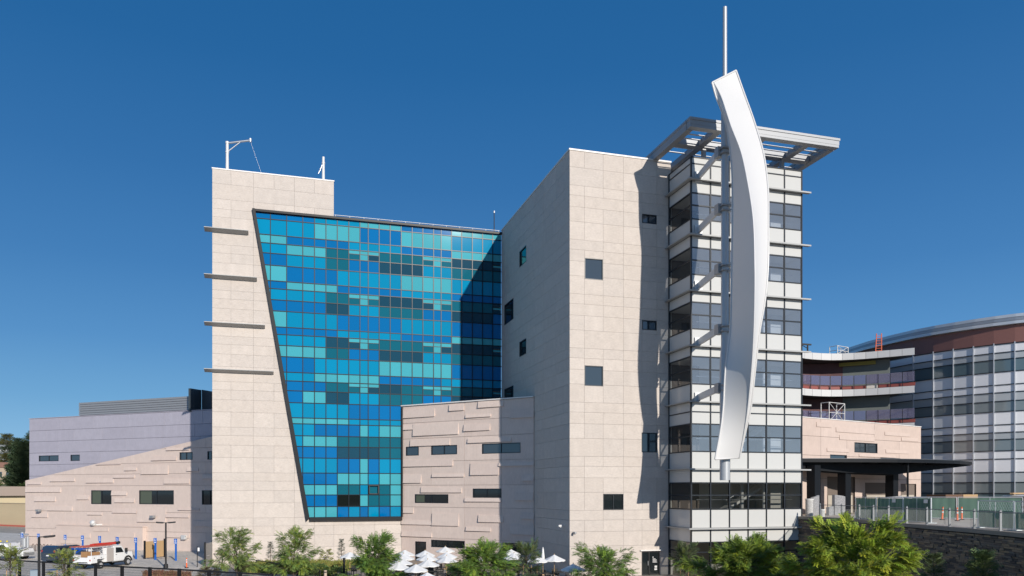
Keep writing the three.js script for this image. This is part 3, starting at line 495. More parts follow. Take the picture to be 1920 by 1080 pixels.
  inFrame(T, F, 'hose_reel_box', M([RB(-.35, .35, 0, .55, .02, .4, .05), bar([.3, .4, .3], [.6, .55, .5], .05)]), paleMetal, 29.6, 1.5, 0);
}
{ // rooftop unit on the enclosure
  const t = thing('roof_fan', 'small white round fan housing lying on the enclosure roof', 'fan', -24.1, 116.4, 3.06, .5);
  part(t, 'cowl', M([new THREE.SphereGeometry(.4, 14, 8, 0, 6.3, 0, 1.7).rotateZ(.9).translate(-.5, .35, 0), CY(.25, .3, 0, .35, -.4, 0)]), paleMetal);
  part(t, 'duct', M([RB(-.2, 1.4, 0, .18, -.3, .3, .05), RB(1.2, 3, 0, .1, -.2, .2, .03)]), whitePaint);
}

// ============================================================ RIGHT-HAND CURVED BUILDING
const curvP = [[81, 106], [78.3, 100], [76.4, 94], [75.5, 88.3], [75.45, 84], [75.7, 80.3], [76.25, 77.7], [77.0, 75.45], [77.85, 73.4], [78.8, 71.5], [79.9, 69.75], [81.15, 68.15], [82.55, 66.7], [84.1, 65.4], [85.8, 64.3]];
{
  const T = build('curved_glass_building', 'curved grey glass building with rust brown band and silver roof at far right', 'building', 78, 76);
  const rows = [24.56, 23.59, 22.8, 21.37, 19.88, 19.0, 18.0, 16.8, 15.3, 14.4, 13.6, 12.3, 11.36, 9.83, 8.67, 7.4, 5.3];
  const kd = 'spvssptssptssptv', R = rng(61);
  const sp = [phy([.78, .78, .79], .16, { ior: 1.6 }), phy([.75, .75, .765], .16, { ior: 1.6 })], fog = phy([.42, .44, .45], .12, { ior: 1.7 }), vis = phy([.11, .155, .17], .05, { ior: 1.8 }), vis2 = phy([.20, .23, .235], .05, { ior: 1.8 });
  for (let i = 0; i < curvP.length - 1; i++) {
    const F = frame(curvP[i], curvP[i + 1]);
    inFrame(T, F, 'wall_core', BX(0, F.L, 5.0, 24.5, -.6, -.14), interiorD);
    if (i > 3) {
      for (let r = 0; r < rows.length - 1; r++) inFrame(T, F, 'sps'.includes(kd[r]) ? 'spandrel_panel' : 'window_pane', BX(.05, F.L - .05, rows[r + 1] + .035, rows[r] - .035, -.12, 0), kd[r] === 's' ? sp[Math.floor(R() * 2)] : kd[r] === 'p' ? fog : kd[r] === 'v' ? vis : vis2);
      for (let r = 0; r < rows.length - 1; r++) inFrame(T, F, 'transom', BX(.12, F.L - .12, rows[r] - .06, rows[r] + .03, .004, .09), darkFrame);
    }
    inFrame(T, F, 'mullion', BX(-.05, .05, 5.3, 24.7, -.1, .13), std([.5, .52, .55], .4, { metalness: .3 }));
    inFrame(T, F, 'brown_band', BX(0, F.L + .02, 24.62, 26.6, -.5, .06), brownMetal);
    for (let k = 0; k < 3; k++) inFrame(T, F, 'roof_edge', BX(-.02, F.L + .06, 26.66 + k * .46, 27.0 + k * .46, -3, .5 - k * .42), k % 2 ? std([.34, .36, .39], .4, { metalness: .5 }) : std([.62, .64, .66], .35, { metalness: .4 }));
  }
}
// ============================================================ UNFINISHED BALCONY WING
{
  const fas = new THREE.CatmullRomCurve3([[56.5, 79.5], [59.2, 81.2], [61.9, 82.3], [65.5, 82.2], [67.9, 80.8], [70.02, 78.6], [72.0, 76.2]].map(p => new THREE.Vector3(p[0], 0, -p[1]))).getSpacedPoints(14).map(p => [p.x, -p.z]);
  const T = build('balcony_wing', 'unfinished curved balcony wing with white bands and violet glass rails', 'building', 66, 82);
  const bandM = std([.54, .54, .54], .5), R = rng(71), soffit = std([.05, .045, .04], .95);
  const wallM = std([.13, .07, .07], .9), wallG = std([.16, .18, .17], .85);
  for (const [lv, y] of [24.7, 20.2, 15.8].entries()) {
    // slab with curved front
    const pl = [...fas.map(p => [p[0] - 0, p[1] + .12]), [74, 92], [56, 92]];
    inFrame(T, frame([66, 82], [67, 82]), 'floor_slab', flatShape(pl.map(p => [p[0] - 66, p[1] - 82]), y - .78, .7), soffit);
    for (let i = 0; i < fas.length - 1; i++) {
      const F = frame(fas[i], fas[i + 1]);
      inFrame(T, F, 'fascia_panel', BX(.015, F.L - .015, y - .82, y, -.1, 0), bandM);
      if (lv) {
        inFrame(T, F, 'rail_glass', BX(.03, F.L - .03, y + .62, y + 1.75, -.28, -.265), violetGlass);
        inFrame(T, F, 'rail_post', BX(-.04, .04, y, y + 1.72, -.36, -.29), blackMetal);
        inFrame(T, F, 'red_rail', M([BX(0, F.L, y + .08, y + .42, -.62, -.5), BX(0, F.L, y + .42, y + .5, -.7, -.62)]), R() < .72 ? redSteel : std([.6, .56, .5], .7));
      }
    }
    if (lv) { // recessed rear wall below the slab above
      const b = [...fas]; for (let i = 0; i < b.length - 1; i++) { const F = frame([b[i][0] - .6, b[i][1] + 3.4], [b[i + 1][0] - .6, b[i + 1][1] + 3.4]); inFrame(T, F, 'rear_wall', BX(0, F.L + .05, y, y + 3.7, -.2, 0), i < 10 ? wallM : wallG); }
    }
  }
  for (const [x, y0, y1] of [[57.2, 5.3, 24]]) inFrame(T, frame([x, 79.4], [x + 1, 79.4]), 'column', CY(.35, .35, y0, y1), std([.4, .39, .37], .9));
  inFrame(T, frame([69.5, 81.5], [71, 80]), 'yellow_beam', BX(-3.0, 1.2, 23.35, 23.8, 0, .2), std([.26, .22, .05], .8));
}
for (const [k, [u, v, w, y, d]] of [[64.2, 80.1, 3.1, 15.9, 2.4], [67.4, 83.0, 2.2, 24.72, 1.1]].entries()) { // frame scaffolds
  const s = thing('scaffold_frame', k ? 'small white scaffold frame standing on the balcony wing roof' : 'white cross-braced scaffold frame on the lower balcony', 'scaffold', u, v, y, .3, 'frame scaffolds on the balcony wing');
  for (const x of [-w / 2, w / 2]) for (const z of [0, -1.1]) part(s, 'upright', bar([x, 0, z], [x, d, z], .05), whitePaint);
  part(s, 'ledger', M([.08, d * .5, d].flatMap(h => [bar([-w / 2, h, 0], [w / 2, h, 0], .04), bar([-w / 2, h, 0], [-w / 2, h, -1.1], .04), bar([w / 2, h, 0], [w / 2, h, -1.1], .04)])), whitePaint);
  part(s, 'brace', M([bar([-w / 2, .1, 0], [w / 2, d, 0], .03), bar([w / 2, .1, 0], [-w / 2, d, 0], .03)]), whitePaint);
}
{
  const l = thing('step_ladder', 'orange ladder leaning on the balcony wing roof edge', 'ladder', 70.6, 80.6, 24.72, -.5);
  const om = std([.62, .13, .05], .6);
  part(l, 'rail', M([bar([-.28, 0, 0], [.05, 2.6, -.9], .06), bar([.42, 0, 0], [.62, 2.6, -.9], .06)]), om);
  for (let k = 1; k < 8; k++) { const t = k / 8; part(l, 'rung', bar([-.28 + .33 * t, 2.6 * t, -.9 * t], [.42 + .2 * t, 2.6 * t, -.9 * t], .035), om); }
}
for (const [i, u] of [58.6, 60.9, 62.6].entries()) {
  const p = thing('roof_stanchion', ['leftmost', 'middle', 'rightmost'][i] + ' of three dark roof stanchions beside the stair tower', 'stanchion', u, 83.5, 24.72, 0, 'roof stanchions');
  part(p, 'post', CY(.1, .1, 0, 1.2), blackMetal); part(p, 'head', M([BX(-1.1, .5, 1.1, 1.28, -.1, .1), bar([-1, 1.15, 0], [-.1, .75, 0], .05)]), blackMetal);
}
// ============================================================ PINK WALL BESIDE THE ENTRANCE
{
  const T = build('entrance_wing', 'pinkish rendered wing with thin raised lines above the dark entrance canopy', 'building', 63, 74);
  const F = frame([46.2, 67.6], [72.75, 76.0]), R = rng(81), W0 = F.L;
  const wins = [[14.4, 18.8, 11.9, 13.0], [10.0, 13.0, 10.75, 11.55], [19.4, 23.4, 10.75, 11.45]];
  const open = [[9.5, 14.5, 5.3, 9.2], [16.4, 22.3, 5.3, 8.6], [23.5, 26.8, 5.3, 8.5]];
  const wall = inFrame(T, F, 'wall', M([BX(0, W0, 5.0, 15.1, -1.8, -.2)]), interiorD);
  panelWall(wall, [5.3, 9.0, 11.4, 13.4, 15.25], (j) => j % 2 ? [0, 8.4, 18.2, W0] : [0, 8.4, 13, 23.2, W0], [...wins, ...open], [], pinkSun, { seed: 82, depth: .18, gap: .03 });
  wins.forEach((q, i) => winIn(T, F, ...q, { mull: i === 0 ? 1 : 0, deep: .19, pane: winDark2 }));
  const rel = [[7.6, 10.2, 14.4, 14.9], [11.0, 18.2, 14.0, 14.5], [11.6, 18.2, 13.2, 13.7], [20.2, 25.4, 14.0, 14.4], [23.6, 27.2, 13.5, 13.9], [15.2, 22.4, 11.4, 11.75], [9.4, 13.4, 11.85, 12.25], [20.4, 25.2, 12.0, 12.4]];
  relief(T, F, subtractHoles(rel, wins), pinkSun, .05, R);
  inFrame(T, F, 'coping', BX(0, W0, 15.26, 15.34, -.3, .06), coping);
  for (const o of open) inFrame(T, F, 'shutter', BX(o[0] + .3, o[1] - .3, o[2], o[2] + 1.9, -.18, -.1), std([.42, .38, .32], .9));
}
// ============================================================ ENTRANCE CANOPY
{
  const dark = phy([.010, .012, .015], .5, { specularIntensity: .3 }), top = std([.10, .11, .125], .5);
  const T = thing('entrance_canopy', 'dark steel drop-off canopy sweeping out over the plaza on black columns', 'canopy', 56, 65, 5.3);
  const crv = new THREE.CatmullRomCurve3([[46.4, 66.4], [53, 64.7], [60, 63.9], [66.5, 65.2], [71.6, 67.8]].map(p => new THREE.Vector3(p[0], 0, -p[1]))).getPoints(16).map(p => [p.x, -p.z]);
  const pl = [...crv, [70.8, 70.6], [66, 74.4], [60, 72.7], [46.8, 67.9]].map(p => [p[0] - 56, p[1] - 65]);
  part(T, 'roof_deck', flatShape(pl, 5.42, .16), top); part(T, 'edge_gutter', M(crv.slice(0, -1).map((p, i) => beam([p[0] - 56, 5.36, 65 - p[1]], [crv[i + 1][0] - 56, 5.36, 65 - crv[i + 1][1]], .16, .34))), dark);
  // deep tapering wing beams, deepest over the columns
  for (let k = 0; k < 6; k++) { const o = .5 + k * 1.25, a = [46.9 + k * .1, 66.3 + o * .28], b = [71.2 - k * .75, 67.3 + o * .85], Lb = Math.hypot(b[0] - a[0], b[1] - a[1]); const sh = 1.3 + .15 * (k % 2) - k * .05; part(T, 'wing_beam', extrude([[0, 0], [Lb, 0], [Lb, -.3], [Lb * .66, -sh * .85], [Lb * .58, -sh], [Lb * .3, -sh * .9], [0, -.75]], .22), dark, [a[0] - 56, 5.4 - (k % 2) * .02, 65 - a[1]], Math.atan2(b[1] - a[1], b[0] - a[0])); }
  for (let k = 0; k < 9; k++) { const p = crv[1 + Math.floor(k * 1.7)]; part(T, 'purlin', beam([p[0] - 56, 5.22, 65 - p[1] - .3], [p[0] - 55.6, 5.22, 65 - p[1] - 4.4 - k * .3], .14, .22), dark); }
  for (const [u, v] of [[50.1, 65.9], [54.9, 67.4], [62.5, 69.3]]) part(T, 'column', BX(-.46, .46, 0, 4.9, -.46, .46), dark, [u - 56, 0, 65 - v], .3);
  part(T, 'post', CY(.1, .1, 0, 5.3, 60.2 - 56, 65 - 64.6), dark);
}
for (const [i, [u, v, r, h, m]] of [[47.35, 62.9, .36, 1.65, 0], [47.55, 61.3, .22, .7, 0]].entries()) {
  const b = thing('concrete_drum', i ? 'short pale round bollard behind the plaza guardrail' : 'tall pale concrete drum beside the stone pier', 'bollard', u, v, 5.3);
  part(b, 'shaft', CY(r, r, 0, h - .12, 0, 0, 24), std([.62, .61, .59], .85, { map: stoneMap })); part(b, 'cap', CY(r + .03, r + .03, h - .11, h, 0, 0, 24), std([.62, .61, .59], .85));
}
for (const [i, [u, v, w, h, turn]] of [[49.9, 64.9, 1.2, 1.75, .5], [53.0, 65.2, 1.9, 2.0, .35], [51.0, 64.2, .9, .8, .4], [58.3, 64.4, 2.4, 1.7, -.2]].entries()) {
  const g = quadGrid((s, t) => { const a = (s - .5) * 1.5; return [Math.sin(a) * w * .7, t * h * (1 + .12 * s * (i === 1 ? -1 : 1)), Math.cos(a) * w * .7 - w * .7]; }, 14, 2);
  const back = g.clone().translate(0, 0, -.3);
  const capg = quadGrid((s, t) => { const a = (s - .5) * 1.5; return [Math.sin(a) * w * .7, h * (1 + .12 * s * (i === 1 ? -1 : 1)), Math.cos(a) * w * .7 - w * .7 - .3 * t]; }, 14, 1);
  const t = thing('curved_barrier', ['grey curved concrete wall just right of the pale drum', 'tall grey curved concrete wall between the black canopy columns', 'low grey curved concrete wall inside the entrance', 'pale curved concrete wall under the right of the canopy'][i], 'barrier', u, v, 5.3, turn, 'curved concrete walls at the entrance');
  part(t, 'wall', M([g, back, BX(-Math.sin(.75) * w * .7, -Math.sin(.75) * w * .7 + .01, 0, h, Math.cos(.75) * w * .7 - w * .7 - .3, Math.cos(.75) * w * .7 - w * .7)]), std([.40, .40, .41], .9, { map: stoneMap })); part(t, 'cap', capg, std([.5, .5, .5], .85));
}
// ============================================================ STONE RETAINING WALL, COPING, GUARDRAIL
const railGrey = std([.22, .23, .24], .45, { metalness: .3 });
const rock = new THREE.CatmullRomCurve3(rockPts.map(p => new THREE.Vector3(p[0], 0, -p[1])), false, 'centripetal');
const rockLen = rock.getLength();
function rockAt(s) { const u = Math.min(1, Math.max(0, s / rockLen)); return { p: rock.getPointAt(u), a: Math.atan2(-rock.getTangentAt(u).z, rock.getTangentAt(u).x) }; } // turn: local x runs along the wall towards the camera
{
  const p0 = rockAt(14).p;
  const T = thing('stone_wall', 'dark brown ledger-stone retaining wall curving below the plaza rail', 'wall', p0.x, -p0.z);
  const coreG = quadGrid((s, t) => { const q = rockAt(s * rockLen); return [q.p.x - p0.x + .12 * Math.sin(-q.a), t * 5.1, q.p.z - p0.z]; }, 60, 1);
  part(T, 'core', coreG, std([.03, .025, .02], .95));
  const R = rng(91), sm = [[.36, .26, .18], [.24, .18, .135], [.44, .32, .21], [.17, .135, .11], [.52, .36, .22], [.30, .245, .195]].map(c => std(c, .95, { map: stoneMap, bumpMap: stoneMap, bumpScale: .012 }));
  const gs = [.4, .55, .75, 1.0].map(w => RB(-w / 2 + .006, w / 2 - .006, .005, .13 - .005, -.09, .09, .015, 1));
  const rest = sm.map(() => []); let n = 0;
  const stones = [];
  for (let r = 0; r < 39; r++) { let s = -R() * .5; while (s < rockLen - 1) { const k = Math.floor(R() * 4), w = [.4, .55, .75, 1.0][k]; stones.push([s + w / 2, r, k, Math.floor(R() * 6), (R() - .35) * .09]); s += w; } }
  // the stones that show largest: upper courses in the nearer half of the view
  const score = stones.map((q, i) => [i, (q[0] > 11 && q[0] < 27 ? 100 : 0) + q[1] - Math.abs(q[0] - 20) * .4]).sort((a, b) => b[1] - a[1]); const big = new Set(score.slice(0, 296).map(q => q[0]));
  stones.forEach(([s, r, k, m, out], i) => {
    const q = rockAt(s), pos = new THREE.Vector3(q.p.x - p0.x, r * .13, q.p.z - p0.z); const off = new THREE.Vector3(Math.sin(q.a), 0, Math.cos(q.a)).multiplyScalar(out * -1 * -1 - .02); pos.add(off.multiplyScalar(1));
    if (big.has(i)) { const o = part(T, 'stone', gs[k], sm[m], pos.toArray(), q.a); } else { const g = gs[k].clone(); g.rotateY(q.a).translate(pos.x, pos.y, pos.z); rest[m].push(g); }
  });
  rest.forEach((l, i) => { if (l.length) { const o = part(T, 'stone_courses', M(l), sm[i]); o.userData.kind = 'stuff'; } });
  const cop = (w0, w1, y0, y1) => { const f = (s, side, y) => { const q = rockAt(s * rockLen); return [q.p.x - p0.x + Math.sin(q.a) * side, y, q.p.z - p0.z + Math.cos(q.a) * side]; }; return M([quadGrid((s, t) => f(s, w0 + (w1 - w0) * t, y1), 60, 1), quadGrid((s, t) => f(s, w1, y0 + (y1 - y0) * t), 60, 1), quadGrid((s, t) => f(s, w0, y0 + (y1 - y0) * t), 60, 1)]); };
  part(T, 'coping', cop(-.55, .17, 5.14, 5.38), std([.42, .35, .28], .9, { map: stoneMap }));
  // posts at regular steps with glass between them
  const G = thing('glass_guardrail', 'steel and glass guardrail along the top of the stone wall', 'railing', p0.x, -p0.z, 5.38);
  for (let i = 0; i < 15; i++) {
    const s = 2.4 + i * 2.62, q = rockAt(s), pos = [q.p.x - p0.x - Math.sin(q.a) * .15, 0, q.p.z - p0.z - Math.cos(q.a) * .15]; if (s > rockLen - 1) break;
    const po = part(G, 'post', M([BX(-.045, .045, 0, 1.15, -.06, .06), BX(-.1, .1, 0, .03, -.1, .1), CY(.055, .05, 1.15, 1.22)]), railGrey, pos, q.a);
    const q2 = rockAt(s + 2.62), e = [q2.p.x - p0.x - Math.sin(q2.a) * .15, 0, q2.p.z - p0.z - Math.cos(q2.a) * .15]; const Lq = Math.hypot(e[0] - pos[0], e[2] - pos[2]), an = Math.atan2(-(e[2] - pos[2]), e[0] - pos[0]);
    part(G, 'glass_panel', BX(.08, Lq - .08, .1, 1.02, -.006, .006), clearGlass, pos, an);
    part(G, 'top_rail', BX(.0, Lq, 1.05, 1.1, -.025, .025), railGrey, pos, an);
  }
  const q = rockAt(.3);
  const pier = thing('stone_pier', 'narrow tan stone pier beside the stair tower edge', 'pier', 46.5, 64.9, 5.3);
  for (let k = 0; k < 22; k++) part(pier, 'stone', BX(-.3 - R() * .03, .3 + R() * .03, k * .19, k * .19 + .18, -.3, .3), [sm[2], sm[4], std([.36, .29, .21], .95)][k % 3]);
}

// ============================================================ CONSTRUCTION FENCES, CONES AND STORES ON THE PLAZA
const meshGreen = new THREE.MeshPhysicalMaterial({ color: L(.09, .17, .13), roughness: .9, transmission: .3, thickness: 0, side: THREE.DoubleSide });
const galv = std([.55, .57, .58], .4, { metalness: .6 });
function fencePanel(u0, v0, u1, v1, label, { h = 1.85, sheetTop = 1.78, notice = 0, wire = false } = {}) {
  const Lq = Math.hypot(u1 - u0, v1 - v0), an = Math.atan2(v1 - v0, u1 - u0);
  const t = thing('fence_panel', label, 'fence panel', u0, v0, 5.305, an, 'green screened fence panels on the plaza');
  part(t, 'tube_frame', M([bar([0, 0, 0], [0, h, 0], .032), bar([Lq, 0, 0], [Lq, h, 0], .032), bar([0, h, 0], [Lq, h, 0], .028), bar([0, .08, 0], [Lq, .08, 0], .028), bar([Lq / 2, .08, 0], [Lq / 2, h, 0], .022), BX(-.25, .25, 0, .05, -.3, .3)]), galv);
  part(t, 'screen_sheet', quadGrid((a, b) => [.04 + (Lq - .08) * a, .1 + (sheetTop - .1) * b, -.03 + .035 * Math.sin(a * 17 + b * 3 + u0) * (1 - b * .6) + .02 * Math.sin(a * 41 + u0 * 3)], 24, 6), meshGreen);
  if (wire) { const ws = []; for (let x = .1; x < Lq; x += .22) { ws.push(bar([x, sheetTop, 0], [Math.min(Lq, x + .42), h, 0], .009, .009, 4), bar([Math.min(Lq, x + .42), sheetTop, 0], [x, h, 0], .009, .009, 4)); } part(t, 'wire_mesh', M(ws), galv); }
  if (notice) part(t, 'notice', BX(notice, notice + .42, h - .38, h - .1, .02, .03), whitePaint);
  return t;
}
fencePanel(46.75, 56.0, 46.15, 52.9, 'green screened fence panel nearest the pale drum, no notice', {});
fencePanel(46.12, 52.8, 45.85, 49.7, 'green screened fence panel carrying a white notice at its right', { notice: 1.9 });
fencePanel(45.82, 49.6, 45.6, 46.7, 'green screened fence panel between the leaning cone and the notice panel', { notice: 2.2 });
fencePanel(45.65, 46.7, 48.6, 52.6, 'long screened fence panel running back from the rail', { notice: 3.2 });
fencePanel(50.8, 55.2, 54.2, 52.8, 'green fence panel behind the orange cones', { notice: .4 });
fencePanel(54.3, 52.75, 58.3, 50.2, 'green fence panel in the back row, middle of three', { notice: 0 });
fencePanel(58.4, 50.1, 62.6, 47.6, 'green fence panel at the far right of the back row', {});
fencePanel(43.0, 40.2, 42.3, 37.0, 'sagging green fence panel with bare wire mesh above, by the gap', { sheetTop: 1.15, wire: true, h: 1.75 });
fencePanel(42.25, 36.9, 41.0, 33.0, 'sagging green fence panel with bare wire mesh at the picture edge', { sheetTop: 1.1, wire: true, h: 1.75 });
function delineator(u, v, y, label, lean = 0, h = 1.07) {
  const t = thing('traffic_delineator', label, 'cone', u, v, y, 0, 'orange traffic delineators'); t.rotation.z = lean;
  const om = std([.75, .13, .03], .6);
  part(t, 'tube', CY(.075, .05, .07, h, 0, 0, 14), om); part(t, 'base', CY(.2, .17, 0, .07, 0, 0, 8), rubber);
  part(t, 'band', M([CY(.075, .072, h * .55, h * .66, 0, 0, 14), CY(.07, .066, h * .76, h * .86, 0, 0, 14)]), whitePaint);
}
delineator(51.6, 51.7, 5.305, 'leaning red-orange delineator, leftmost of the three on the plaza', -.09);
delineator(51.0, 49.6, 5.305, 'upright orange delineator standing in the middle of the plaza three'); delineator(53.2, 51.3, 5.305, 'orange delineator, rightmost of the three on the plaza');
delineator(-9.32, 83.9, .01, 'lone orange delineator standing in the parking lot', 0, 1.0);
{
  const t = thing('lumber_crate', 'open plywood crate on the ground beyond the plaza fence', 'crate', 67.6, 66.2, 5.3, .25);
  part(t, 'side', M([BX(-3.2, -.1, .9, 2.0, .9, 1.0), BX(-3.2, -3.1, .9, 2.0, -1, 1)]), std([.14, .08, .05], .9)); part(t, 'end_board', BX(0, 2.7, .9, 2.0, .9, 1.0), timber); part(t, 'skid', M([BX(-3, 2.6, 0, .9, .6, .8), BX(-3, 2.6, 0, .9, -.8, -.6)]), std([.1, .07, .05], .9));
  const s = thing('sheet_stack', 'stack of grey boards under pale sheeting beyond the fence', 'building stack', 71.5, 61.5, 5.3, .5);
  part(s, 'boards', M([BX(-3.5, 4, .2, 1.2, -1, 1), BX(-3, 3.4, 1.2, 1.7, -1, .9)]), std([.2, .17, .15], .9));
  part(s, 'sheeting', quadGrid((a, b) => [-3.6 + 7.8 * a, 1.85 + .16 * Math.sin(a * 19) * b + .08 * Math.sin(a * 7), -1.1 + 2.3 * b], 30, 4), std([.6, .6, .6], .7, { side: THREE.DoubleSide }));
  part(s, 'batten', M([BX(-4.2, .5, 2.05, 2.2, -.2, .1), BX(.6, 4.3, 2.0, 2.14, .3, .5)]), timber);
}

// ============================================================ VEGETATION
function leafyGeo(tris, cols) { const g = new THREE.BufferGeometry(); g.setAttribute('position', new THREE.Float32BufferAttribute(tris, 3)); g.setAttribute('color', new THREE.Float32BufferAttribute(cols, 3)); g.computeVertexNormals(); return g; }
const _v = new THREE.Vector3(), UP = new THREE.Vector3(0, 1, 0);
function frond(T, C, p, dir, len, R, col, { pairs = 7, lw = .3, ll = .3, droop = .5 } = {}) { // a pinnate leaf: leaflets left and right of a drooping stalk
  const side = new THREE.Vector3().crossVectors(dir, UP).normalize(); if (side.lengthSq() < .1) side.set(1, 0, 0);
  const q = p.clone(), d = dir.clone(), st = len / pairs, roll = (R() - .5) * 1.2;
  const up = new THREE.Vector3().crossVectors(side, dir).normalize(); side.addScaledVector(up, roll).normalize();
  const br = 1.0 + .6 * R(), c = [col[0] * br * (.85 + .3 * R()), col[1] * br, col[2] * br * (.8 + .4 * R())];
  for (let i = 0; i < pairs; i++) {
    d.y -= droop / pairs; d.normalize(); q.addScaledVector(d, st);
    const l = len * ll * (1 - .5 * Math.abs(i / pairs - .4)) * (.8 + .4 * R());
    for (const s of [-1, 1]) {
      const tip = q.clone().addScaledVector(side, s * l).addScaledVector(d, l * .45); tip.y -= l * (.1 + .35 * R());
      const w = st * lw * 1.5, m = q.clone().lerp(tip, .5), a = m.clone().addScaledVector(d, w), b = m.clone().addScaledVector(d, -w);
      T.push(q.x, q.y, q.z, b.x, b.y, b.z, a.x, a.y, a.z, a.x, a.y, a.z, b.x, b.y, b.z, tip.x, tip.y, tip.z);
      for (let k = 0; k < 6; k++) C.push(...c);
    }
  }
}
function limbTube(pts, r0, r1) { const c = new THREE.CatmullRomCurve3(pts), n = 7, g = new THREE.TubeGeometry(c, n, 1, 6); const p = g.attributes.position; for (let i = 0; i <= n; i++) { const o = c.getPointAt(i / n), r = r0 + (r1 - r0) * i / n; for (let k = 0; k <= 6; k++) { const j = i * 7 + k; _v.fromBufferAttribute(p, j).sub(o).multiplyScalar(r).add(o); p.setXYZ(j, _v.x, _v.y, _v.z); } } g.computeVertexNormals(); return g; }
function locustTree(u, v, { h, w, seed, n = 1100, col = [.10, .19, .035], label, clear = .22, name = 'shade_tree', y = 0, frondLen = .38, stake = false, lean = 0, limbs = 11, jit = .075, droop = .55, top = .5 }) {
  const R = rng(seed), t = thing(name, label, 'tree', u, v, y, 0, 'trees around the patio and wall');
  const wood = [], ends = [], tx = (R() - .5) * .4 + lean;
  const trunkTop = new THREE.Vector3(tx, h * .55, (R() - .5) * .3), rad = .035 * h * .5;
  wood.push(limbTube([new THREE.Vector3(0, 0, 0), new THREE.Vector3(tx * .2, h * .2, 0), new THREE.Vector3(tx * .7, h * .4, .05), trunkTop], rad, rad * .5));
  for (let i = 0; i < limbs; i++) {
    const f = i / (limbs - 1), az = i * 2.399 + R() * .8, sy = h * (clear + .33 * f), el = .12 + 1.05 * Math.pow(f, 1.3) + (R() - .5) * .3;
    const reach = (w / 2) * (.72 + .36 * R()) * (1 - .45 * f * f), hgt = f > .72 ? h * (.82 + .18 * R()) : sy + h * (.12 + .4 * Math.sin(el) * (.7 + .5 * R()));
    const s = new THREE.Vector3(tx * sy / h, sy, 0), e = new THREE.Vector3(tx + Math.cos(az) * reach * Math.cos(el * .6), Math.min(h * .99, hgt), Math.sin(az) * reach * Math.cos(el * .6));
    const m = s.clone().lerp(e, .5); m.y += h * .06;
    wood.push(limbTube([s, m, e], rad * .42, .012)); const c = new THREE.QuadraticBezierCurve3(s, m, e);
    for (let k = 0; k < 7; k++) {
      const q = c.getPoint(.32 + .68 * (k / 6)), a2 = az + (R() - .5) * 2.6, l2 = w * (.1 + .13 * R()) * (1.1 - .5 * k / 6);
      const e2 = q.clone().add(new THREE.Vector3(Math.cos(a2) * l2, l2 * (.55 * R() - .05), Math.sin(a2) * l2));
      wood.push(bar(q.toArray(), e2.toArray(), .014, .006, 4)); ends.push([q, e2]);
    }
  }
  for (let k = 0; k < 16; k++) { const y0 = h * (.3 + .6 * k / 15), r = w * .2 * (1.1 - .6 * k / 15), a = k * 2.4, q = new THREE.Vector3(tx * y0 / h, y0, 0), e = q.clone().add(new THREE.Vector3(Math.cos(a) * r, r * .5, Math.sin(a) * r)); wood.push(bar(q.toArray(), e.toArray(), .014, .006, 4)); ends.push([q, e]); }
  wood.push(limbTube([trunkTop, trunkTop.clone().add(new THREE.Vector3(.05, h * .2, 0)), new THREE.Vector3(tx, h * .93, 0)], rad * .5, .01));
  const T = [], C = [];
  for (let i = 0; i < n; i++) {
    const [a, b] = ends[Math.floor(R() * ends.length)], p = a.clone().lerp(b, Math.pow(R(), .6) * 1.08);
    const jt = w * jit; p.x += (R() - .5) * 2 * jt; p.y += (R() - .5) * 1.5 * jt; p.z += (R() - .5) * 2 * jt;
    const out = new THREE.Vector3(p.x - tx, (p.y - h * .55) * .5, p.z).normalize().multiplyScalar(.7).add(new THREE.Vector3(R() - .5, (R() - .35) * .9, R() - .5)).normalize();
    const young = R() < .22 ? [1.5, 1.25, .7] : [1, 1, 1];
    const deep = R() < .25 ? .6 : 1; frond(T, C, p, out, frondLen * (.65 + .6 * R()), R, col.map((x, k) => x * young[k] * deep), { droop });
  }
  part(t, 'trunk', M(wood), bark); part(t, 'crown', leafyGeo(T, C), leafM);
  if (stake) for (const s of [-1, 1]) part(t, 'stake', M([CY(.035, .035, 0, h * .52, s * .34, .1, 8), bar([s * .34, h * .46, .1], [0, h * .47, 0], .012)]), timber);
  return t;
}
locustTree(-3.91, 71.95, { h: 4.5, w: 3.9, seed: 101, n: 1900, clear: .1, col: [.14, .205, .05], label: 'airy locust tree at the foot of the concrete tower, leftmost of the patio trees', lean: -.1 });
locustTree(.74, 68.5, { h: 4.45, w: 3.5, seed: 102, n: 2200, clear: .1, col: [.14, .21, .045], label: 'locust tree below the slanted corner of the blue glass' });
locustTree(6.67, 60.5, { h: 4.15, w: 4.1, seed: 103, n: 3600, clear: .1, col: [.105, .19, .03], label: 'locust tree partly hiding the leftmost patio umbrellas' });
locustTree(13.3, 53.4, { h: 4.05, w: 4.4, seed: 104, n: 4400, clear: .1, col: [.115, .20, .03], label: 'full locust tree between the two groups of patio umbrellas' });
locustTree(21.95, 51.9, { h: 3.5, w: 4.6, seed: 105, n: 3000, clear: .1, col: [.10, .18, .03], label: 'low spreading tree in front of the sunny concrete block' });
locustTree(28.0, 43.8, { h: 4.45, w: 6.4, seed: 106, n: 5200, col: [.135, .20, .02], label: 'broad bright green locust tree in front of the glass stair tower', frondLen: .48, jit: .04 });
locustTree(29.2, 35.15, { h: 5.85, w: 6.7, seed: 107, n: 6500, col: [.185, .25, .018], label: 'large yellow-green locust tree in front of the stone wall', frondLen: .5, limbs: 14, jit: .035 });
locustTree(18.43, 59.2, { h: 3.5, w: 1.9, seed: 108, n: 560, col: [.075, .115, .035], label: 'slim staked young tree by the umbrellas under the block corner', name: 'young_tree', stake: true, frondLen: .38, droop: .2, clear: .3 });
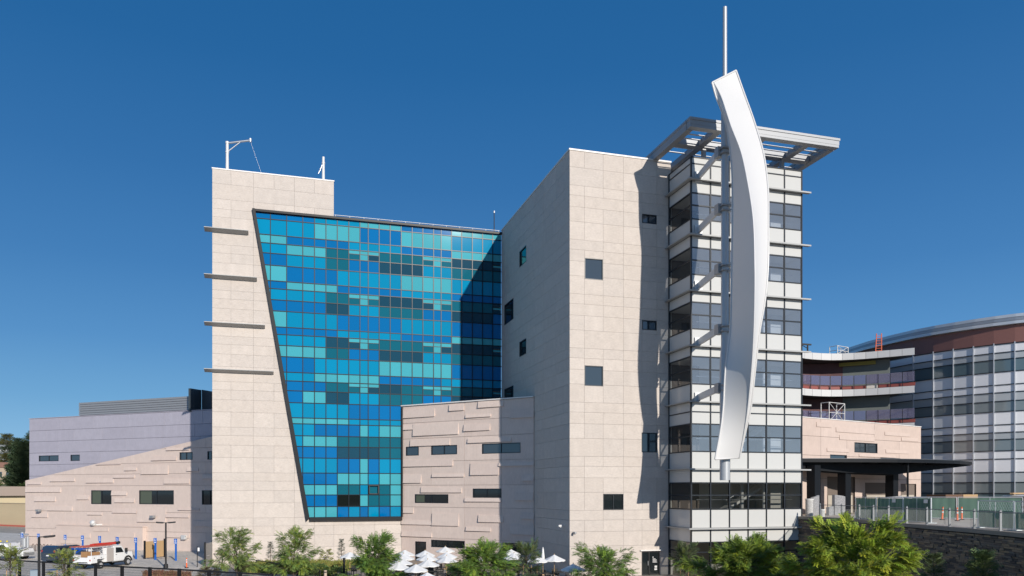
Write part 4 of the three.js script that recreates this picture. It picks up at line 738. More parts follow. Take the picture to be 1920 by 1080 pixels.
locustTree(29.36, 53.95, { h: 3.65, w: 1.9, seed: 109, n: 560, col: [.07, .10, .035], label: 'slim young tree before the left side of the stair tower', name: 'young_tree', stake: true, frondLen: .38, droop: .2, clear: .3 });
locustTree(-20.0, 68.3, { h: 3.3, w: 1.75, seed: 110, n: 360, col: [.15, .19, .045], label: 'staked sapling in front of the white pickup', name: 'young_tree', stake: true, frondLen: .36, droop: .3, clear: .42 });
locustTree(-16.3, 67.2, { h: 3.15, w: 1.85, seed: 111, n: 380, col: [.15, .19, .05], label: 'staked sapling in front of the dark van and blue car', name: 'young_tree', stake: true, frondLen: .36, droop: .3, clear: .25 });
function coniferTree(u, v, { h, w, seed, n, col, label, y = 0, name = 'pine_tree', len = .5, base = .08, group = 'conifers' }) {
  const R = rng(seed), t = thing(name, label, 'tree', u, v, y, 0, group), T = [], C = [], wood = [CY(.05 * h * .25, .02, 0, h * .97)];
  for (let i = 0; i < n; i++) {
    const f = Math.pow(R(), .8), yy = h * (base + (1 - base) * f), tier = .75 + .25 * Math.sin(yy / h * 40), r = (w / 2) * Math.pow(1 - f, .75) * tier * (.35 + .65 * Math.sqrt(R())), a = R() * 6.283;
    const p = new THREE.Vector3(Math.cos(a) * r, yy, Math.sin(a) * r), d = new THREE.Vector3(Math.cos(a), .25 + .5 * f, Math.sin(a)).normalize();
    frond(T, C, p, d, len * (.6 + .7 * R()), R, col, { pairs: 5, ll: .34, lw: .2, droop: .25 });
    if (i % 14 === 0) wood.push(bar([0, yy - r * .2, 0], p.toArray(), .02 * h / 5, .006, 4));
  }
  part(t, 'trunk', M(wood), bark); part(t, 'crown', leafyGeo(T, C), leafDry); return t;
}
coniferTree(36.63, 37.3, { h: 3.9, w: 2.1, seed: 121, n: 620, col: [.10, .13, .05], label: 'small dusky pine left of the pair against the stone wall', len: .42 });
coniferTree(35.92, 33.3, { h: 4.35, w: 2.9, seed: 122, n: 900, col: [.10, .14, .05], label: 'small dusky pine right of the pair against the stone wall', len: .45 });
coniferTree(-1.3, 81.6, { h: 2.6, w: .95, seed: 123, n: 420, col: [.06, .085, .06], label: 'blue-grey columnar shrub between the two left patio trees', name: 'columnar_shrub', len: .22, base: .02 });
coniferTree(5.6, 81.6, { h: 2.7, w: 1.0, seed: 124, n: 420, col: [.06, .085, .06], label: 'blue-grey columnar shrub beside the leftmost umbrella', name: 'columnar_shrub', len: .22, base: .02 });
coniferTree(-65.3, 233, { h: 19.6, w: 10.5, seed: 125, n: 5200, col: [.04, .07, .03], label: 'big dark conifer behind the tan roofed house', len: 2.0, base: .1, group: 'far trees' });
coniferTree(-78, 246, { h: 14, w: 10, seed: 126, n: 1500, col: [.07, .10, .025], label: 'lighter green tree left of the big dark conifer', len: 1.6, base: .05, group: 'far trees' });
coniferTree(-62, 222, { h: 9, w: 8, seed: 127, n: 1000, col: [.05, .08, .02], label: 'low green tree at the foot of the big conifer', len: 1.3, base: .05, group: 'far trees' });
for (const [i, [u, v, h, w]] of [[-127, 425, 12, 12], [-140, 470, 12, 14], [-149, 520, 13, 13], [-158, 530, 14, 11], [-152, 560, 15, 12], [-160, 585, 12, 15], [-130, 440, 9, 10]].entries()) {
  const s = (u + 420) / 330, t = (v - 330) / 330, y = -1 + Math.pow(t, .8) * (66 - 30 * s);
  coniferTree(u, v, { h, w, seed: 130 + i, n: 420, col: i % 3 ? [.05, .075, .03] : [.11, .11, .03], label: ['round', 'spreading', 'tall', 'narrow', 'crowning', 'outermost', 'lowest'][i] + ' hillside tree among the far white houses', len: 2.6, base: .15, y: y - 1, group: 'far trees' });
}
function grassPatch(name, spots, n, h, cols, seed, label, cat) {
  const R = rng(seed), T = [], C = [];
  for (let i = 0; i < n; i++) { const [u, v, r] = spots[Math.floor(R() * spots.length)], a = R() * 6.28, q = Math.sqrt(R()) * r, x = u + Math.cos(a) * q, z = -v + Math.sin(a) * q, hh = h * (.5 + .8 * R()), b = R() * 6.28, lx = Math.cos(b) * hh * .45, lz = Math.sin(b) * hh * .45, w = .018 + .02 * R(), c = cols[Math.floor(R() * cols.length)], k = .7 + .6 * R();
    T.push(x - w, 0, z, x + w, 0, z, x + lx * .4, hh * .7, z + lz * .4, x + lx * .4 - w, hh * .68, z + lz * .4, x + lx * .4 + w, hh * .68, z + lz * .4, x + lx, hh * .92, z + lz); for (let m = 0; m < 6; m++) C.push(c[0] * k, c[1] * k, c[2] * k); }
  const o = solo(name, leafyGeo(T, C), leafDry, label, cat); o.userData.kind = 'stuff'; return o;
}
grassPatch('ornamental_grass', [[-3, 78, 1.4], [-.6, 77, 1.5], [1.6, 76, 1.6], [3.2, 75, 1.5], [4.6, 77.5, 1.6], [6.2, 78.5, 1.4], [2.6, 79.5, 1.6], [-1.5, 80, 1.6], [8.3, 79.5, 1.2]], 9000, .85, [[.22, .21, .04], [.16, .19, .04], [.28, .23, .06], [.10, .15, .03]], 141, 'yellow-green ornamental grasses in the bed below the concrete tower', 'grass');
grassPatch('rust_ground_cover', [[-11.4, 77.4, .9], [-10.2, 76.6, .9], [-8.9, 75.6, .9]], 1500, .45, [[.20, .07, .05], [.16, .10, .05], [.22, .13, .07]], 142, 'rust red low planting behind the black lot fence', 'shrub');
function bush(u, v, w, h, seed, n, col, label) {
  const R = rng(seed), t = thing('shrub', label, 'shrub', u, v, 0, 0, 'shrubs in the planting bed'), T = [], C = [];
  for (let i = 0; i < n; i++) { const a = R() * 6.28, f = R(), r = w / 2 * Math.sqrt(1 - f * f * .8) * (.5 + .5 * Math.sqrt(R())); frond(T, C, new THREE.Vector3(Math.cos(a) * r, f * h * .9, Math.sin(a) * r), new THREE.Vector3(Math.cos(a), .7, Math.sin(a)).normalize(), .3 * (.6 + .7 * R()), R, col, { pairs: 4, ll: .5, droop: .3 }); }
  part(t, 'stems', M([bar([0, 0, 0], [-.2, h * .6, 0], .02), bar([0, 0, 0], [.25, h * .6, .1], .02)]), bark); part(t, 'foliage', leafyGeo(T, C), leafM);
}
bush(2.6, 71, 2.4, 1.3, 151, 420, [.10, .16, .035], 'leafy green shrub right of the second patio tree'); bush(4.2, 70, 1.8, 1.1, 152, 300, [.12, .18, .04], 'small green shrub in front of the ornamental grasses');
bush(4.0, 80.3, 1.0, 2.0, 153, 160, [.22, .23, .04], 'yellow flowering shrub against the tower wall'); bush(17.6, 56, 1.6, 1.5, 154, 240, [.06, .10, .03], 'dark shrub at the foot of the slim staked tree');
bush(-6.4, 74.5, 1.6, 1.0, 155, 240, [.16, .13, .06], 'brownish shrub behind the end of the black fence');

// ============================================================ PATIO FURNITURE
{
  const cloth = new THREE.MeshPhysicalMaterial({ color: L(.86, .86, .85), roughness: .85, transmission: .12, thickness: 0, side: THREE.DoubleSide });
  function umbrella(u, v, label, open = true) {
    const t = thing('patio_umbrella', label, 'umbrella', u, v, .005, (u * 7) % .7, 'white patio umbrellas');
    part(t, 'pole', M([CY(.022, .022, 0, 2.2), CY(.24, .2, 0, .08)]), timber);
    if (open) {
      part(t, 'canopy', quadGrid((a, b) => { const k = a * 8, i = Math.floor(k) % 8, f = k - Math.floor(k), r = .95 * b, A = i * Math.PI / 4, B = (i + 1) * Math.PI / 4, sag = 1 - .0 * f; const x = (Math.cos(A) * (1 - f) + Math.cos(B) * f) * r, z = (Math.sin(A) * (1 - f) + Math.sin(B) * f) * r; return [x, 2.22 - .46 * Math.pow(b, .9) - .05 * Math.sin(Math.PI * f) * b, z]; }, 32, 5), cloth);
      part(t, 'valance', quadGrid((a, b) => { const k = a * 8, i = Math.floor(k) % 8, f = k - Math.floor(k), A = i * Math.PI / 4, B = (i + 1) * Math.PI / 4; return [(Math.cos(A) * (1 - f) + Math.cos(B) * f) * .95, 1.76 - .05 * Math.sin(Math.PI * f) - .07 * b, (Math.sin(A) * (1 - f) + Math.sin(B) * f) * .95]; }, 32, 1), cloth);
      for (let i = 0; i < 8; i++) part(t, 'rib', bar([0, 2.18, 0], [Math.cos(i * Math.PI / 4) * .93, 1.75, Math.sin(i * Math.PI / 4) * .93], .01, .008, 4), timber);
      part(t, 'finial', CY(.04, .015, 2.2, 2.3), timber);
    } else part(t, 'furled_canopy', new THREE.LatheGeometry([[.02, 2.55], [.09, 2.3], [.15, 1.7], [.17, 1.35], [.06, 1.3]].map(p => new THREE.Vector2(...p)), 12), cloth);
    return t;
  }
  const spots = [[10.76, 72.7, 'rearmost', 'in the file nearest the tower corner'], [10.02, 68.4, 'second', 'from the back in the file by the third tree'], [9.17, 64.1, 'third', 'from the back in the file by the third tree'], [8.46, 60.3, 'half-hidden', 'at the front of the file by the third tree'], [12.45, 71.5, 'door', 'standing right in front of the annex door'], [11.89, 67.3, 'second door', 'before the annex door'], [11.0, 62.0, 'third door', 'before the annex door'], [9.44, 58.2, 'foreground', 'left of the middle file'], [9.23, 52.2, 'nearest', 'cut by the bottom of the picture'], [15.2, 75.8, 'window', 'close to the annex ground-floor ribbon window'], [14.01, 69.1, 'middle', 'of the three left of the full locust tree'], [13.15, 65.1, 'front', 'of the three left of the full locust tree'], [15.49, 65.0, 'screened', 'hidden behind the full locust tree'], [20.41, 70.6, 'rear shade', 'right of the full locust tree'], [19.45, 66.3, 'fore shade', 'just before the rear one in shade'], [20.51, 63.0, 'sapling', 'in shade beside the slim staked tree'], [22.26, 63.6, 'corner', 'nearest the block corner'], [20.86, 55.3, 'leafy', 'behind the low spreading tree'], [5.65, 71.5, 'lone', 'left of the third patio tree']];
  const wicker = std([.03, .028, .026], .8);
  function chair(label) {
    const t = thing('patio_chair', label, 'chair', 0, 0, .005, 0, 'dark patio chairs');
    part(t, 'seat', RB(-.24, .24, .40, .46, -.24, .24, .02), wicker); part(t, 'backrest', RB(-.25, .25, .46, .92, -.27, -.22, .02), wicker);
    for (const [x, z] of [[-.22, -.22], [.22, -.22], [-.22, .22], [.22, .22]]) part(t, 'leg', CY(.018, .018, 0, .4, x, z, 6), wicker); part(t, 'armrest', M([BX(-.27, -.22, .62, .66, -.25, .22), BX(.22, .27, .62, .66, -.25, .22), BX(-.27, -.23, .4, .62, .18, .22), BX(.23, .27, .4, .62, .18, .22)]), wicker); return t;
  }
  function table() { const t = thing('patio_table', 'dark round patio table', 'table', 0, 0, .005, 0, 'dark round patio tables'); part(t, 'table_top', CY(.5, .5, .70, .74, 0, 0, 24), wicker); part(t, 'pedestal', M([CY(.05, .05, .04, .7), CY(.28, .25, 0, .04)]), blackMetal); return t; }
  let c0, t0; const R = rng(161);
  const place = ['at the foot of the tower corner', 'second in the file by the third tree', 'third in the file by the third tree', 'at the front by the third tree', 'beside the annex door', 'second out from the annex door', 'third out from the annex door', 'in the left foreground', 'at the bottom picture edge', 'by the annex ribbon window', 'midway left of the full locust', 'in front left of the full locust', 'behind the full locust', 'at the rear of the shaded group', 'at the front of the shaded group', 'beside the slim staked tree', 'nearest the block corner', 'behind the low spreading tree', 'left of the third patio tree'];
  spots.forEach(([u, v, ad, lb], i) => {
    umbrella(u, v, 'white ' + ad + ' umbrella ' + lb);
    const tu = u + .32, tv = v - .12, tl = 'dark round table ' + place[i];
    if (!t0) { t0 = table(); t0.position.set(tu, .005, -tv); t0.userData.label = tl; } else copy(t0, tu, tv, .005, 0, tl);
    for (const [k, [dx, dv]] of [[-.85, .1], [.85, -.05], [.1, .88]].entries()) {
      const cu = tu + dx + (R() - .5) * .15, cv = tv + dv + (R() - .5) * .15, turn = Math.atan2(tu - cu, cv - tv), lab = 'dark chair ' + ['left of', 'right of', 'behind'][k] + ' the table ' + place[i];
      if (!c0) { c0 = chair(lab); c0.position.set(cu, .005, -cv); c0.rotation.y = turn; } else copy(c0, cu, cv, .005, turn, lab);
    }
  });
  umbrella(22.67, 67.9, 'furled white umbrella standing closed in the block shade', false);
}

// ============================================================ PARKING LOT FURNITURE
const blueSign = std([.015, .13, .50], .45), signWhite = std([.8, .8, .8], .5);
{
  const S = [[-31.07, 109.9], [-28.91, 108.5], [-25.09, 104.8], [-22.77, 102.7], [-20.57, 100.9], [-18.24, 98.35], [-15.98, 96.3], [-13.75, 94.8], [-11.42, 92.95]];
  const lab = ['farthest left, beside the yellow bollards', 'second from the left, above the bike rack', 'on a slim grey post behind the dark van', 'over the roof of the blue car', 'left of the truck ladder rack', 'behind the red pipe on the truck', 'directly behind the truck cab', 'standing before the timber gate', 'nearest the concrete tower, rightmost'];
  S.forEach(([u, v], i) => {
    const grey = i < 3, t = thing('parking_sign', 'blue accessible parking sign ' + lab[i], 'sign', u, v, .005, -.55, 'accessible parking signs');
    part(t, 'post', grey ? BX(-.03, .03, 0, 2.1, -.03, .03) : BX(-.075, .075, 0, 2.0, -.075, .075), grey ? galv : blueSign);
    part(t, 'plate', RB(-.2, .2, 1.85, 2.43, .04, .07, .012, 1), blueSign);
    part(t, 'wheelchair_symbol', M([new THREE.TorusGeometry(.085, .018, 6, 16, 4.2).rotateZ(2.4).translate(0, 2.2, .078), new THREE.SphereGeometry(.025, 8, 6).translate(-.02, 2.37, .078), BX(-.035, -.01, 2.2, 2.34, .072, .082), BX(-.03, .05, 2.2, 2.222, .072, .082), BX(-.14, .14, 1.92, 2.0, .071, .076)]), signWhite);
  });
}
for (const [i, [u, v, two, h]] of [[-11.31, 84.5, true, 4.5], [-16.22, 60.95, false, 4.5]].entries()) {
  const t = thing('lamp_post', i ? 'black single-arm lamp post in front of the lot fence' : 'black double-arm lamp post inside the parking lot', 'lamp post', u, v, .005, .1, 'black lamp posts');
  part(t, 'pole', M([CY(.09, .08, 0, h), CY(.22, .2, 0, .4)]), blackMetal); part(t, 'arm', BX(two ? -.35 : 0, .35, h - .03, h + .04, -.04, .04), blackMetal);
  for (const s of two ? [-1, 1] : [1]) { const hd = part(t, 'lamp_head', RB(-.36, .36, -.06, .07, -.16, .16, .05), blackMetal, [s * (two ? .55 : .62), h + .03, 0]); hd.rotation.z = s * .08; part(hd, 'lens', BX(-.28, .28, -.075, -.062, -.12, .12), winDark2); }
}
{ // hoop bicycle rack, each hoop a part
  const t = thing('bike_rack', 'brown wave bicycle rack against the pinkish wall', 'bike rack', -29.5, 111.9, .005, -.68);
  for (let k = 0; k < 6; k++) { const x = -1.75 + k * .66; part(t, 'hoop', new THREE.TubeGeometry(new THREE.CatmullRomCurve3([[x, 0], [x, .5], [x + .04, .8], [x + .2, .92], [x + .36, .8], [x + .4, .5], [x + .4, 0]].map(p => new THREE.Vector3(p[0], p[1], 0))), 24, .035, 7), std([.09, .055, .045], .5)); }
}
for (const [i, u] of [-35.6, -34.7, -33.9].entries()) { const t = thing('yellow_bollard', ['leftmost', 'middle', 'rightmost'][i] + ' of three yellow bollards by the pipework at the left edge', 'bollard', u, 114.4 - i * .3, .005, 0, 'yellow bollards'); part(t, 'post', CY(.11, .11, 0, 1.25), std([.65, .50, .02], .5)); part(t, 'cap', new THREE.SphereGeometry(.11, 12, 6, 0, 6.3, 0, 1.57).translate(0, 1.25, 0), std([.65, .50, .02], .5)); }
{
  const t = thing('pipe_manifold', 'grey pipework and valves on a frame beside the low-rise corner', 'pipework', -33.6, 116, .005, -.3); const pm = std([.4, .42, .44], .5, { metalness: .4 });
  part(t, 'frame', M([bar([-2.6, .8, 0], [.6, .8, 0], .06), bar([-2.6, .4, 0], [.6, .4, 0], .06), ...[-2.4, -1.2, 0, .5].map(x => bar([x, 0, 0], [x, 1.0, 0], .05))]), whitePaint);
  part(t, 'tank', M([CY(.28, .28, .1, 1.5, 1.2, 0), CY(.16, .16, 0, 1.75, 1.7, .1)]), pm); part(t, 'valve', M([new THREE.SphereGeometry(.22, 12, 8).translate(.9, 2.15, 0), bar([.4, 2.0, 0], [1.7, 2.0, 0], .12), bar([.9, 1.2, 0], [.9, 2.1, 0], .09)]), pm);
}
{ // timber gate between black posts
  const t = thing('timber_gate', 'slatted timber gate between two black posts at the low-rise wall', 'gate', -14.2, 97.4, .005, .82);
  part(t, 'gate_post', BX(-1.42, -1.25, 0, 2.05, -.08, .08), blackMetal); part(t, 'gate_post', BX(1.25, 1.42, 0, 2.15, -.08, .08), blackMetal); part(t, 'rail', M([BX(-1.2, 1.2, .3, .4, -.08, -.04), BX(-1.2, 1.2, 1.5, 1.6, -.08, -.04)]), timber);
  for (let k = 0; k < 12; k++) part(t, 'slat', BX(-1.2 + k * .2, -1.02 + k * .2, .1, 1.95, -.03, .02), timber);
  const g = thing('metal_gate', 'grey metal gate leaf in the tower shade beside the fence', 'gate', -7.55, 86.3, .005, 1.4);
  part(g, 'leaf', BX(-1.0, 1.6, .1, 2.3, -.03, .03), std([.22, .22, .22], .6)); part(g, 'gate_post', BX(-1.15, -1.0, 0, 2.45, -.08, .08), blackMetal); part(g, 'gate_post', BX(1.62, 1.78, 0, 2.45, -.08, .08), blackMetal); part(g, 'crash_bar', BX(-.8, .2, 1.0, 1.08, .04, .12), steel);
  const n = thing('notice_board', 'white notice panel on a black post by the grey gate', 'sign', -8.4, 84.6, .005, .3); part(n, 'post', CY(.04, .04, 0, 2.1), blackMetal); part(n, 'plate', BX(-.02, .2, 1.6, 1.95, -.02, .02), signWhite);
}
{ // black welded mesh fence along the lot
  const Q = [[-24.16, 77.3], [-21.5, 75.35], [-19.16, 73.28], [-16.81, 71.22], [-14.41, 69.11], [-12.13, 67.13], [-9.88, 65.37], [-7.58, 63.57], [-5.31, 61.59], [-3.06, 59.7], [-.72, 57.74]];
  const nth = ['at the left picture edge', 'in front of the first sapling', 'just left of the single-arm lamp post', 'below the second sapling', 'in front of the truck tail', 'in front of the truck rear wheel', 'in front of the truck cab', 'below the double-arm lamp post', 'in front of the rust red planting', 'ending below the leftmost patio tree'];
  for (let i = 0; i < Q.length - 1; i++) {
    const [a, b] = [Q[i], Q[i + 1]], Lq = Math.hypot(b[0] - a[0], b[1] - a[1]), an = Math.atan2(b[1] - a[1], b[0] - a[0]);
    const t = thing('mesh_fence_panel', 'black mesh fence panel ' + nth[i], 'fence', a[0], a[1], .005, an, 'black mesh fence panels along the lot');
    part(t, 'post', BX(.04, .14, 0, 1.84, -.05, .05), blackMetal); part(t, 'post', BX(Lq - .14, Lq - .04, 0, 1.84, -.05, .05), blackMetal);
    part(t, 'top_rail', BX(.14, Lq - .14, 1.71, 1.82, -.04, .04), blackMetal); part(t, 'bottom_rail', BX(.11, Lq - .11, .1, .16, -.025, .025), blackMetal);
    const w = []; for (let x = .2; x < Lq - .15; x += .1) w.push(BX(x - .005, x + .005, .16, 1.74, -.005, .005)); for (let y = .35; y < 1.7; y += .2) w.push(BX(.11, Lq - .11, y - .004, y + .004, .006, .012)); part(t, 'wire_mesh', M(w), blackMetal);
  }
  const r = [[-7.92, 89.4], [-4.75, 82.86], [-2.85, 79.15], [-.98, 75.12], [.99, 71.37], [2.87, 67.43]]; const A = r[0], B = r[5];
  const t = thing('ramp_railing', 'black railing slanting down in front of the grasses', 'railing', A[0], A[1], .005, Math.atan2(B[1] - A[1], B[0] - A[0])); const Lr = Math.hypot(B[0] - A[0], B[1] - A[1]);
  part(t, 'top_rail', BX(0, Lr, 1.04, 1.1, -.03, .03), blackMetal); for (let i = 0; i < 7; i++) part(t, 'post', BX(i * Lr / 6 - .06, i * Lr / 6 + .06, 0, 1.04, -.04, .04), blackMetal); part(t, 'brace', bar([Lr - 1.6, 0, 0], [Lr, 1.0, 0], .03), blackMetal);
  const bl = thing('path_bollard', 'tan round-topped path light at the end of the black railing', 'bollard', 3.3, 67.2, .005); part(bl, 'post', CY(.13, .13, 0, 1.05), std([.5, .4, .3], .8)); part(bl, 'lamp_slot', BX(-.1, .1, .85, .95, .1, .137), blackMetal);
  const ub = thing('utility_box', 'blue-grey electrical cabinet behind the single-arm lamp post', 'cabinet', -16.9, 62.6, .005, .2); part(ub, 'cabinet', RB(-.3, .3, 0, 2.1, -.3, .3, .03), std([.20, .26, .31], .6)); part(ub, 'door', BX(-.25, .25, .1, 2.0, .302, .32), std([.22, .28, .33], .6));
  const pl = thing('dark_bollard_light', 'dark slim bollard light left of the third patio tree', 'lamp post', 5.0, 69.5, .005); part(pl, 'post', CY(.09, .09, 0, 1.5), blackMetal); part(pl, 'head', CY(.12, .12, 1.5, 1.85), blackMetal);
}
{ // painted stall lines, accessible symbol square on the lot
  const wp = std([.62, .62, .60], .8), bp = std([.05, .18, .40], .8), t = []; 
  for (let i = 0; i < 9; i++) { const k = i - 4, u = -19.6 + k * 2.15 + .8, v = 99.2 - k * 1.75; t.push(new THREE.PlaneGeometry(.12, 5.2).rotateX(-Math.PI / 2).rotateY(-.66).translate(u - 1.6, .009, -(v - 3.4))); }
  const s = struct('stall_line', t[0], wp); t.slice(1).forEach(g => struct('stall_line', g, wp));
  struct('stall_marking', new THREE.PlaneGeometry(1.3, 1.3).rotateX(-Math.PI / 2).rotateY(-.66).translate(-21.6, .01, -85.8), bp);
}

// ============================================================ VEHICLES
const glassCar = phy([.012, .015, .018], .05, { ior: 1.6 });
const tyreG = M([new THREE.TorusGeometry(.27, .115, 10, 24), new THREE.CylinderGeometry(.3, .3, .2, 24).rotateX(Math.PI / 2)]), rimG = M([new THREE.CylinderGeometry(.2, .22, .23, 20).rotateX(Math.PI / 2), new THREE.CylinderGeometry(.06, .06, .25, 10).rotateX(Math.PI / 2)]);
function wheel(t, x, z, s = 1, rim = steel) { const w = part(t, 'wheel', tyreG, rubber, [x, .385 * s, z]); w.scale.setScalar(s); part(w, 'rim', rimG, rim); return w; }
// profile in (x forward, y up); body width W
function car(name, label, u, v, head, { prof, glass, W, paint, wheels, ws = .86, cat = 'car', rear = 0, plate = true, lower }) {
  const t = thing(name, label, cat, u, v, .006, head, 'cars parked by the low-rise');
  part(t, 'body', extrude(prof, W - .16, .08).translate(0, 0, -W / 2 + .08), paint);
  for (const g of glass) for (const s of [-1, 1]) part(t, 'side_window', extrude(g, .02, .004).translate(0, 0, s > 0 ? W / 2 - .006 : -W / 2 - .014), glassCar);
  for (const x of wheels) for (const z of [-W / 2 + .08, W / 2 - .08]) { part(t, 'wheel_arch', new THREE.CylinderGeometry(.40 * ws + .05, .40 * ws + .05, .3, 20).rotateX(Math.PI / 2), rubber, [x, .385 * ws, z * .93]); wheel(t, x, z, ws); }
  const x0 = Math.min(...prof.map(p => p[0])), x1 = Math.max(...prof.map(p => p[0]));
  for (const s of [-1, 1]) { part(t, 'tail_light', RB(x0 - .05, x0 + .05, .85 + rear * .1, 1.1 + rear * .25, s * (W / 2 - .12) - .1, s * (W / 2 - .12) + .1, .03), std([.35, .02, .02], .3)); part(t, 'headlight', RB(x1 - .08, x1 + .05, .62, .8, s * (W / 2 - .25) - .16, s * (W / 2 - .25) + .16, .04), phy([.7, .7, .7], .1)); part(t, 'mirror', RB(x1 - 1.75, x1 - 1.55, .98, 1.12, s * (W / 2 + .1) - .1, s * (W / 2 + .1) + .1, .04), paint); }
  if (plate) part(t, 'number_plate', BX(x0 - .1, x0 - .082, .72, .85, -.17, .17), signWhite);
  part(t, 'bumper', RB(x0 - .1, x0 + .1, .42, .62, -W / 2 + .1, W / 2 - .1, .06), lower || paint);
  return { t, x0, x1 };
}
const HEADING = Math.atan2(.8, .6);
const coat = (c) => phy(c, .3, { clearcoat: 1, clearcoatRoughness: .06, metalness: .2 });
{
  const navy = coat([.035, .05, .075]), blue = coat([.02, .09, .42]), slate = coat([.045, .055, .06]), white = phy([.78, .78, .77], .3, { clearcoat: .8, clearcoatRoughness: .1 });
  const van = car('parked_minivan', 'dark grey-blue minivan parked nose to the wall behind the sapling', -22.75, 95.9, HEADING + .05, { W: 1.95, paint: navy, wheels: [-1.5, 1.45], rear: 1, prof: [[-2.45, .35], [2.35, .35], [2.42, .75], [1.5, 1.02], [.7, 1.62], [.3, 1.72], [-1.9, 1.74], [-2.25, 1.6], [-2.45, 1.05]], glass: [[[-2.1, 1.08], [-1.05, 1.08], [-1.05, 1.58], [-1.95, 1.58]], [[-.95, 1.08], [.1, 1.08], [.1, 1.58], [-.95, 1.58]], [[.2, 1.08], [1.15, 1.08], [.55, 1.55], [.2, 1.58]]] });
  part(van.t, 'rear_window', extrude([[-.8, 0], [.8, 0], [.68, .5], [-.68, .5]], .02).rotateY(-Math.PI / 2).rotateZ(-.22).translate(-2.42, 1.1, 0), glassCar);
  const suv = car('parked_hatchback', 'bright blue car between the minivan and the dark sedan', -20.5, 95.3, HEADING + .02, { W: 1.8, paint: blue, wheels: [-1.3, 1.3], prof: [[-2.1, .32], [2.1, .32], [2.15, .7], [1.25, .95], [.55, 1.45], [.1, 1.54], [-1.2, 1.54], [-1.75, 1.35], [-2.1, .95]], glass: [[[-1.5, .98], [-.5, .98], [-.5, 1.42], [-1.25, 1.42]], [[-.4, .98], [.9, .98], [.4, 1.38], [-.4, 1.42]]] });
  part(suv.t, 'rear_window', extrude([[-.7, 0], [.7, 0], [.58, .4], [-.58, .4]], .02).rotateY(-Math.PI / 2).rotateZ(-.6).translate(-2.08, 1.02, 0), glassCar);
  const sed = car('parked_sedan', 'dark slate sedan parked just left of the white service truck', -19.3, 91.6, HEADING, { W: 1.8, paint: slate, wheels: [-1.35, 1.4], prof: [[-2.35, .32], [2.35, .32], [2.38, .65], [1.3, .9], [.5, 1.36], [.0, 1.42], [-.7, 1.40], [-1.5, 1.02], [-2.3, .98]], glass: [[[-1.15, .95], [-.35, .95], [-.35, 1.32], [-.72, 1.32]], [[-.28, .95], [.95, .95], [.38, 1.28], [-.28, 1.33]]] });
  part(sed.t, 'rear_window', extrude([[-.66, 0], [.66, 0], [.55, .62], [-.55, .62]], .02).rotateY(-Math.PI / 2).rotateZ(-1.1).translate(-1.56, 1.04, 0), glassCar);
  const pk = car('parked_pickup', 'white four-wheel-drive at the left picture edge facing right', -30.0, 100.2, -.32, { W: 1.95, ws: 1.0, cat: 'car', paint: white, wheels: [-1.6, 1.6], plate: false, lower: rubber, prof: [[-2.6, .5], [2.55, .5], [2.62, .9], [2.5, 1.12], [1.2, 1.18], [.65, 1.72], [.4, 1.8], [-2.3, 1.82], [-2.6, 1.2]], glass: [[[-2.2, 1.2], [-1.2, 1.2], [-1.2, 1.68], [-2.15, 1.68]], [[-1.05, 1.2], [-.3, 1.2], [-.3, 1.68], [-1.05, 1.68]], [[-.2, 1.2], [.95, 1.2], [.5, 1.66], [-.2, 1.68]]] });
  part(pk.t, 'front_bumper', RB(2.5, 2.75, .5, .78, -.9, .9, .05), greyMetal); part(pk.t, 'windscreen', extrude([[-.78, 0], [.78, 0], [.66, .66], [-.66, .66]], .02).rotateY(Math.PI / 2).rotateZ(.75).translate(1.2, 1.2, 0), glassCar);
}
